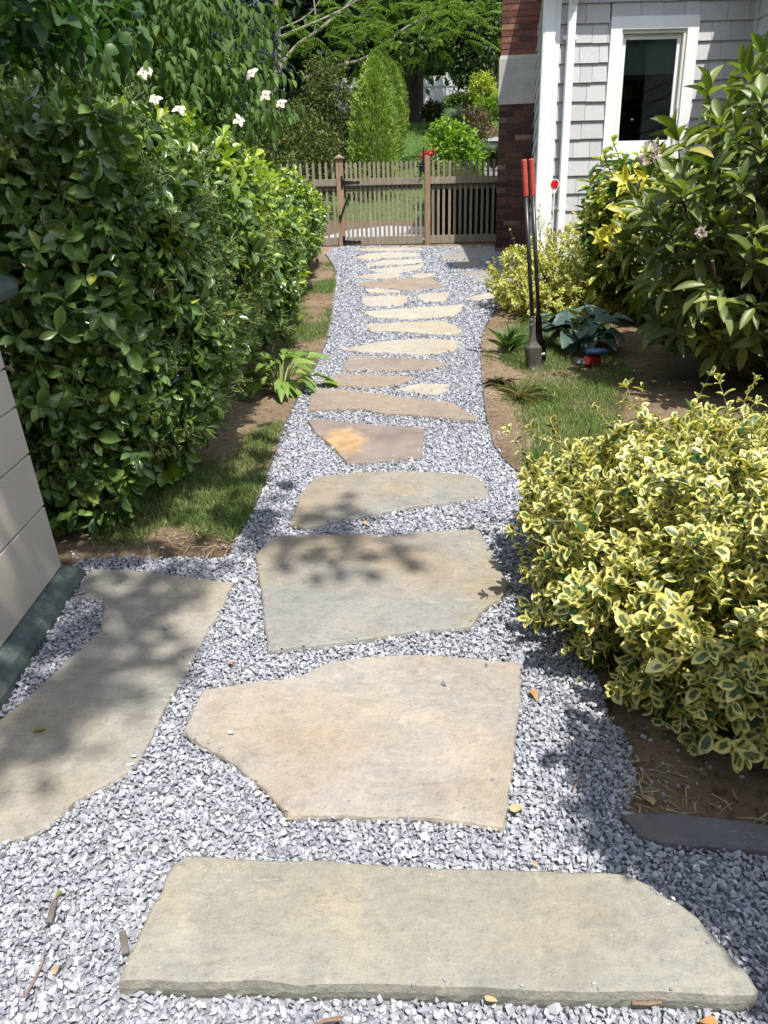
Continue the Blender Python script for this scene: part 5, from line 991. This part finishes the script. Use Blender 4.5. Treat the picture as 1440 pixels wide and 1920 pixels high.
c1, _ = bush_shoots(g, eb + [0.04, .06, .2], (.95, .96, .42), 1700, eb[2] - .22, L=.052, step=.02)
c3, _ = bush_shoots(g, eb + [-.05, -.42, .17], (.66, .56, .33), 620, eb[2] - .2, L=.054, step=.02)
bush_shoots(g, eb + [0, 0, .18], (.75, .72, .36), 500, eb[2] - .2, 4, .022, .055, .58, surf=.5)
def sprig(g, gs, base, tip, L, n=7, mat=None):
    q = twig(gs, base, tip, .0035, .0015, .1, n, 5); ax = unit(np.gradient(q, axis=0)); kk = n // 2
    for i in range(2, n): pairs(g, q[i:i+1], ax[i:i+1], 1, .01, L * (1 - .25 * (i == n-1)), .6, L_VAR, 60)
    pairs(g, q[-1:], ax[-1:], 2, .012, L * .8, .6, L_VAR, 40)
gst = Geo()
for (bx_, by_, bd, tx, ty_, td, L) in ((1080,900,2.75,955,812,2.85,.05), (1100,880,2.8,1035,795,3.0,.05), (1150,860,2.9,1120,770,3.05,.052), (1200,830,3.0,1205,735,3.05,.055), (1290,830,2.95,1330,705,3.0,.055), (1240,840,2.95,1180,755,3.05,.055), (1380,850,2.8,1350,720,2.95,.055), (1050,1010,2.55,985,1060,2.5,.05), (1060,960,2.6,985,930,2.65,.05), (1150,1180,2.1,1075,1215,2.02,.055), (1200,1240,1.98,1150,1290,1.9,.055), (1430,870,2.8,1440,810,2.85,.055), (1060,830,2.95,1000,805,2.95,.05)):
    sprig(g, gst, P(bx_, by_, bd), P(tx, ty_, td), L)
for _ in range(130):
    q = c1[rng.integers(len(c1))]; o_ = unit(q - eb - [0, 0, .15]) + rng.normal(0, .3, 3) + [0, 0, .25]; sprig(g, gst, q - unit(o_) * .05, q + unit(o_) * rng.uniform(.07, .17), rng.uniform(.035, .058), 5)
mk('foliage', g, M_eu, eu, smooth=True)
for _ in range(46): a = eb + np.array([rng.normal(0, .18), rng.normal(0, .18), -.03]); twig(gst, a, c1[rng.integers(len(c1))], .006, .002, .1, 6, 5)
mk('stems', gst, MN('euonymus_stem', [(.13,.12,.05), (.24,.22,.1)], 12, .7, .2), eu)
# golden groundcover by the chimney side
M_eg = varieg('golden_leaf', (.5,.48,.09), (.66,.62,.2), (.1,.17,.035), (.26,.32,.06), .3, .55, .05, (.07,.14,.03))
yb2 = tz(1.7, 7.4); ye = thing('golden_shrub', 'low spreading golden-leaved shrub behind the post hole digger', 'shrub', yb2); g = Geo(); gst = Geo()
for cx, cy, cz, rx, ry_, rz, n in ((0, 0, .22, .72, .5, .3, 620), (-.3, .25, .28, .4, .4, .3, 260), (.45, .3, .42, .6, .5, .38, 380), (-.05, -.35, .12, .5, .35, .18, 220), (.1, .6, .35, .5, .4, .4, 260)): bush_shoots(g, yb2 + [cx, cy, cz], (rx, ry_, rz), n, yb2[2] - .1, 4, .017, .04, .58, L_OV, .35)
for (bx_, by_, tx, ty_, td) in ((985, 520, 957, 432, 7.9), (975, 520, 940, 487, 7.7), (1040, 470, 1045, 395, 8.1), (1020, 470, 1012, 385, 8.2), (1060, 470, 1070, 420, 8.1), (1100, 450, 1110, 380, 7.8)): sprig(g, gst, P(bx_, by_, 7.7), P(tx, ty_, td), .035, 9)
mk('foliage', g, M_eg, ye, smooth=True); [twig(gst, yb2 + [rng.normal(0, .2), rng.normal(0, .2), -.05], yb2 + np.array([rng.normal(0, .4), rng.normal(0, .3), rng.uniform(.2, .5)]), .008, .003, .1, 5, 5) for _ in range(25)]; mk('stems', gst, M_bark, ye)
# gold-splashed shrub under the window
M_au = varieg('splashed_leaf', (.52,.52,.09), (.66,.64,.16), (.13,.22,.04), (.24,.32,.06), .25, .75, .3, (.07,.15,.025))
M_ay = varieg('bright_yellow_leaf', (.62,.55,.06), (.7,.62,.1), (.4,.4,.05), (.55,.5,.08), .2, .5, 0)
ab = tz(2.42, 7.0); au = thing('aucuba_shrub', 'upright shrub with yellow-splashed leaves in front of the window', 'shrub', ab); g = Geo(); c, d = blob(360, ab + np.array([-.05, 0, .74]), (.66, .5, .64), 1.4, .4); k = c[:, 2] > ab[2] + .05; rosettes(g, c[k], d[k] * .6 + rng.normal(0, .25, d[k].shape) + [0, 0, .8], 8, .125, .44, L_OV, 35, 90, .1)
gst = Geo()
for px, py, dd in ((1150, 268, 6.9), (1132, 290, 6.9), (1172, 300, 6.9), (1118, 340, 6.8), (1160, 330, 6.8)): q = P(px, py, dd); rosettes(g, q[None], np.array([[0, -.1, 1.0]]), 8, .115, .45, L_OV, 50, 100, .1, stem=.03); twig(gst, ab + [0, 0, .5], q, .008, .004, .06, 6, 5)
mk('foliage', g, M_au, au, smooth=True); g = Geo(); q = np.array([P(px, py, 6.35 + rng.uniform(-.15, .15)) for px, py in ((1200, 350), (1215, 365), (1195, 385), (1225, 385), (1165, 395), (1180, 410), (1150, 430), (1165, 445), (1185, 435), (1210, 405), (1230, 340), (1140, 455), (1175, 340), (1205, 330), (1130, 440), (1330, 350))]); rosettes(g, q, np.tile([-.1, -.5, .6], (len(q), 1)) + rng.normal(0, .3, q.shape), 8, .11, .42, L_OV, 30, 95, .1); mk('yellow_leaves', g, M_ay, au, smooth=True)
for _ in range(14): twig(gst, ab + [rng.normal(0, .1), rng.normal(0, .1), -.05], ab + np.array([rng.normal(0, .35), rng.normal(0, .25), rng.uniform(.6, 1.2)]), .012, .004, .06, 6, 5)
mk('stems', gst, M_bark, au)
# shrub outside the view that shades the near right corner
ob_ = tz(1.75, 1.0); os_ = thing('garden_shrub', 'leafy shrub beside the near end of the path, casting the corner shade', 'shrub', ob_); cc = []
shp = np.array([G(*q)[:2] for q in ((1125, 1400), (1165, 1570), (1330, 1630), (1440, 1735), (1550, 1870), (1650, 2000), (2100, 1950), (2000, 1500), (1420, 1430), (1250, 1400))])
while len(cc) < 760:
    q = np.array([rng.uniform(.5, 2.3), rng.uniform(.7, 2.2)])
    if not inside(q[:1], q[1:], shp)[0]: continue
    p = sh(np.array([q[0], q[1], S * q[1]]), rng.uniform(1.9, 3.0))
    if p[0] > .5 * (p[1] * _c + (HC - p[2]) * _s) + .2: cc.append(p)
g = Geo(); clumps(g, cc, np.full(len(cc), .085), 16, .085, .05, L_OV, .8, .2); mk('foliage', g, M_hedge, os_); g = Geo()
for q in cc[::14]: twig(g, ob_ + [rng.normal(0, .06), rng.normal(0, .06), -.05], q, .014, .004, .08, 6, 5)
mk('stems', g, M_bark, os_)

# ------------------------------------------------------------------ hostas and small plants
def hosta(name, label, base, tips, lm, L, W, cat='hosta', hp=.18, T=L_HEART, sm=None):
    t = thing(name, label, cat, base); g = Geo(); gs = Geo()
    for az, rad, hh, s_ in tips:
        d = np.array([math.cos(az), math.sin(az), 0]); a = base + d * .02; b = base + d * rad + np.array([0, 0, hh]); mid = (a + b) / 2 + np.array([0, 0, .07]); tt = np.linspace(0, 1, 7)[:, None]; q = (1-tt)**2 * a + 2 * tt * (1-tt) * mid + tt**2 * b; gs.tube(q, np.linspace(.006, .003, 7), 5)
        dirn = unit(unit(b - mid) * .7 + d * .6 + [0, 0, -.1]); leaves(g, (q[-1] - dirn * .01)[None], dirn[None], (np.array([0, -.25, 1.0]) + d * .4 + rng.normal(0, .15, 3))[None], L * s_, W * s_, T)
    mk('leaves', g, lm, t, smooth=True); mk('stalks', gs, sm or MN('hosta_stalk', [(.22,.27,.08), (.34,.37,.15)], 9, .6, 0), t); return t
M_hg = ML('hosta_leaf', None, .5, .3, (1.2, 1.3, .4), .35, .35, stops=[(0, (.11,.19,.04)), (.7, (.19,.29,.06)), (1, (.26,.35,.08))]); M_hb = ML('blue_hosta_leaf', None, .5, .15, (1, 1.3, .8), .4, .2, stops=[(0, (.04,.075,.06)), (1, (.085,.145,.115))])
hb = G(527, 738); tp = [(rng.uniform(0, 6.28), rng.uniform(.05, .2), rng.uniform(.07, .25), rng.uniform(.75, 1.15)) for _ in range(52)] + [(.35, .24, .1, 1.25), (.25, .3, .06, 1.1), (2.9, .2, .12, 1.1), (2.6, .12, .2, 1.25), (-.3, .16, .07, 1.0), (3.6, .22, .03, 1.1)]
hosta('hosta', 'arching bright green hosta at the edge of the gravel path', hb, tp, M_hg, .15, .062)
h2 = G(1085, 655); hosta('hosta', 'dark blue-green hosta with broad leaves below the rhododendron', h2, [(rng.uniform(0, 6.28), rng.uniform(.08, .24), rng.uniform(.1, .28), rng.uniform(.75, 1.2)) for _ in range(34)] + [(3.1, .26, .2, 1.1), (3.4, .2, .16, 1.1), (4.2, .2, .14, 1.15), (4.7, .18, .12, 1.1), (5.3, .2, .12, 1.1), (3.9, .12, .22, 1.1)], M_hb, .17, .14, sm=MN('dark_stalk', [(.05,.08,.05), (.08,.12,.07)], 9, .6, 0))
lb = G(951, 664); lp = thing('lily_plant', 'young upright plant with lance-shaped leaves on bare soil beside the gravel', 'plant', lb); g = Geo()
for i in range(22): az = rng.uniform(0, 6.28); sp_ = rng.uniform(.15, 1.3); yd = np.array([math.cos(az) * sp_, math.sin(az) * sp_, 1.0]); leaves(g, (lb + np.array([math.cos(az), math.sin(az), 0]) * .015 + [0, 0, rng.uniform(0, .06)])[None], yd[None], np.array([[-math.cos(az), -math.sin(az), sp_]]), .2 * rng.uniform(.6, 1.15), .042, L_LANCE)
mk('leaves', g, ML('lily_leaf', [(.05,.12,.03), (.1,.19,.05)], .45, .3, vein=.4), lp, smooth=True); g = Geo(); twig(g, lb - [0, 0, .02], lb + [0, 0, .16], .008, .004, .02); mk('stalks', g, M_hg, lp)
def tuft(name, label, base, n, L, w, lm, lean, cat, bias=(0, 0)):
    t = thing(name, label, cat, base); g = Geo(); az = rng.uniform(0, 6.28, n); sp_ = rng.uniform(.3, lean, n); yd = np.stack([np.cos(az) * sp_ + bias[0], np.sin(az) * sp_ + bias[1], np.ones(n)], 1); nd = np.stack([-np.cos(az) - bias[0], -np.sin(az) - bias[1], sp_ + .3], 1); leaves(g, base + np.stack([np.cos(az), np.sin(az), 0 * az], 1) * .015, yd, nd, L * rng.uniform(.55, 1.1, n), w, L_STRAP); mk('leaves', g, lm, t, smooth=True)
tuft('grass_tuft', 'half-dried strappy tuft leaning over below the post hole digger', G(975, 752), 110, .2, .0042, ML('dry_blade', None, .6, .25, (1.1, 1.1, .6), .3, stops=[(0, (.12,.17,.04)), (.5, (.25,.24,.1)), (1, (.4,.33,.19))]), 1.6, 'grass tuft', (.9, .1))
tuft('bulb_foliage', 'withered brown clump of leaves on bare soil by the edging', G(937, 722), 34, .12, .02, ML('withered_leaf', [(.04,.032,.022), (.1,.075,.05)], .8, .1), 2.2, 'withered plant')
# ------------------------------------------------------------------ dead leaves, twigs, chips
M_dead = {'orange': ML('dead_leaf_orange', [(.4,.16,.05), (.5,.25,.09)], .7, .2), 'tan': ML('dead_leaf_tan', [(.42,.3,.15), (.5,.37,.2)], .7, .2), 'green': ML('seed_green', [(.2,.19,.05), (.28,.27,.08)], .6, .3), 'brown': ML('dead_leaf_brown', [(.15,.09,.05), (.22,.14,.08)], .8, .1)}
for px, py, top, L, kd, lab in ((428, 1247, .02, .03, 'orange', 'small orange dead leaf on the gravel between two big slabs'), (997, 1296, .02, .04, 'orange', 'rust orange dead leaf on gravel near the variegated shrub'), (956, 1522, .024, .04, 'tan', 'curled tan leaf against the right corner of the pinkish slab'), (62, 1374, .02, .036, 'green', 'greenish maple seed lying on the L-shaped slab'), (118, 1672, .02, .025, 'green', 'olive scrap of leaf on the near gravel'), (104, 1830, .02, .03, 'tan', 'pale tan scrap on the gravel at the near corner'), (905, 792, .02, .05, 'brown', 'curled brown leaf at the front of the long brown flagstone'), (680, 980, .02, .035, 'tan', 'tan leaf on the gravel in front of the tapering slab'), (1006, 1626, .02, .02, 'tan', 'tiny tan leaf behind the nearest slab'), (908, 1872, .02, .025, 'tan', 'tan scrap of leaf against the thick front edge of the nearest slab'), (1345, 1918, .02, .03, 'orange', 'orange leaf fragment at the near right corner'), (1310, 1440, .01, .035, 'brown', 'brown dead leaf on the shaded soil under the variegated shrub'), (1225, 1512, .01, .05, 'tan', 'dry curled leaf on the shaded soil beside the slate'), (720, 963, .03, .018, 'brown', 'tiny brown leaf on the edge of the tapering slab')):
    g = Geo(); q = G(px, py, top); a = rng.uniform(0, 6.28); leaves(g, np.array([q + [0, 0, .004]]), np.array([[math.cos(a), math.sin(a), .15]]), np.array([[rng.normal(0, .3), rng.normal(0, .3), 1.0]]), L, L * .55, L_HEART); tag(mk('fallen_leaf', g, M_dead[kd], smooth=True), lab, 'leaf', 'fallen leaves on the path')
for a, b, r, lab in (((92, 1732), (104, 1690), .007, 'dark slate-coloured bark chip standing on the near gravel'), ((236, 1790), (231, 1748), .008, 'dark flat chip beside the left end of the nearest slab')):
    g = Geo(); p0, p1 = G(*a, .022), G(*b, .026); d = unit(p1 - p0); s_ = np.cross(d, [0, 0, 1]) * r; up = np.array([0, 0, .005]); g.hexa([p0-s_, p0+s_, p1+s_*.7, p1-s_*1.1, p0-s_+up, p0+s_*.8+up, p1+s_*.7+up, p1-s_+up]); tag(mk('bark_chip', g, MN('grey_bark_chip', [(.09,.075,.065), (.16,.135,.12)], 20, .9, .5)), lab, 'bark chip', 'bark chips on the near gravel')
for pts, r, lab in (([(45, 1870), (60, 1845), (75, 1815), (82, 1800)], .0028, 'thin curved twig on the near gravel'), ([(640, 1910), (610, 1913), (590, 1922)], .005, 'short reddish twig on gravel before the nearest slab'), ([(1185, 1880), (1215, 1882), (1240, 1879)], .005, 'pale stick lying against the thick front edge of the nearest slab'), ([(1075, 1480), (1092, 1450), (1098, 1430)], .003, 'twig on the gravel margin under the variegated shrub'), ([(1310, 1395), (1270, 1370), (1235, 1365)], .004, 'dark twig on the soil under the variegated shrub')):
    q = np.array([G(x, y, .024) for x, y in pts]); tag(mk('twig', Geo().tube(q, np.linspace(r, r * .6, len(q)), 6), MN('twig_bark', [(.17,.11,.075), (.27,.19,.13)], 30, .85, .4)), lab, 'twig', 'twigs lying on the path')
# pale debris scattered on the soil: stalks and clippings
g = Geo()
for cx, cy, sx_, sy_, m in ((600, 520, 14, 35, 60), (590, 560, 20, 40, 50), (945, 700, 25, 60, 90), (470, 760, 30, 25, 50), (410, 1020, 80, 18, 160), (980, 850, 30, 25, 50), (1300, 1500, 90, 40, 60), (1230, 1470, 60, 40, 40)):
    q = np.array([G(cx + rng.normal(0, sx_), cy + rng.normal(0, sy_)) for _ in range(m)]); k = ~inside(q[:, 0], q[:, 1], gravel_poly); q = q[k]; m = len(q); q[:, 2] += .008; az = rng.uniform(0, 6.28, m); leaves(g, q, np.stack([np.cos(az), np.sin(az), rng.normal(.05, .12, m)], 1), np.array([0, 0, 1.0]) + rng.normal(0, .3, (m, 3)), rng.uniform(.03, .09, m), .004, L_BLADE)
tag(mk('plant_litter', g, ML('straw', [(.2,.14,.08), (.42,.33,.2)], .8, .1), loc=(0, 0, 0)), 'dry straw and clippings scattered on the bare soil beside the path', 'litter', kind='stuff')
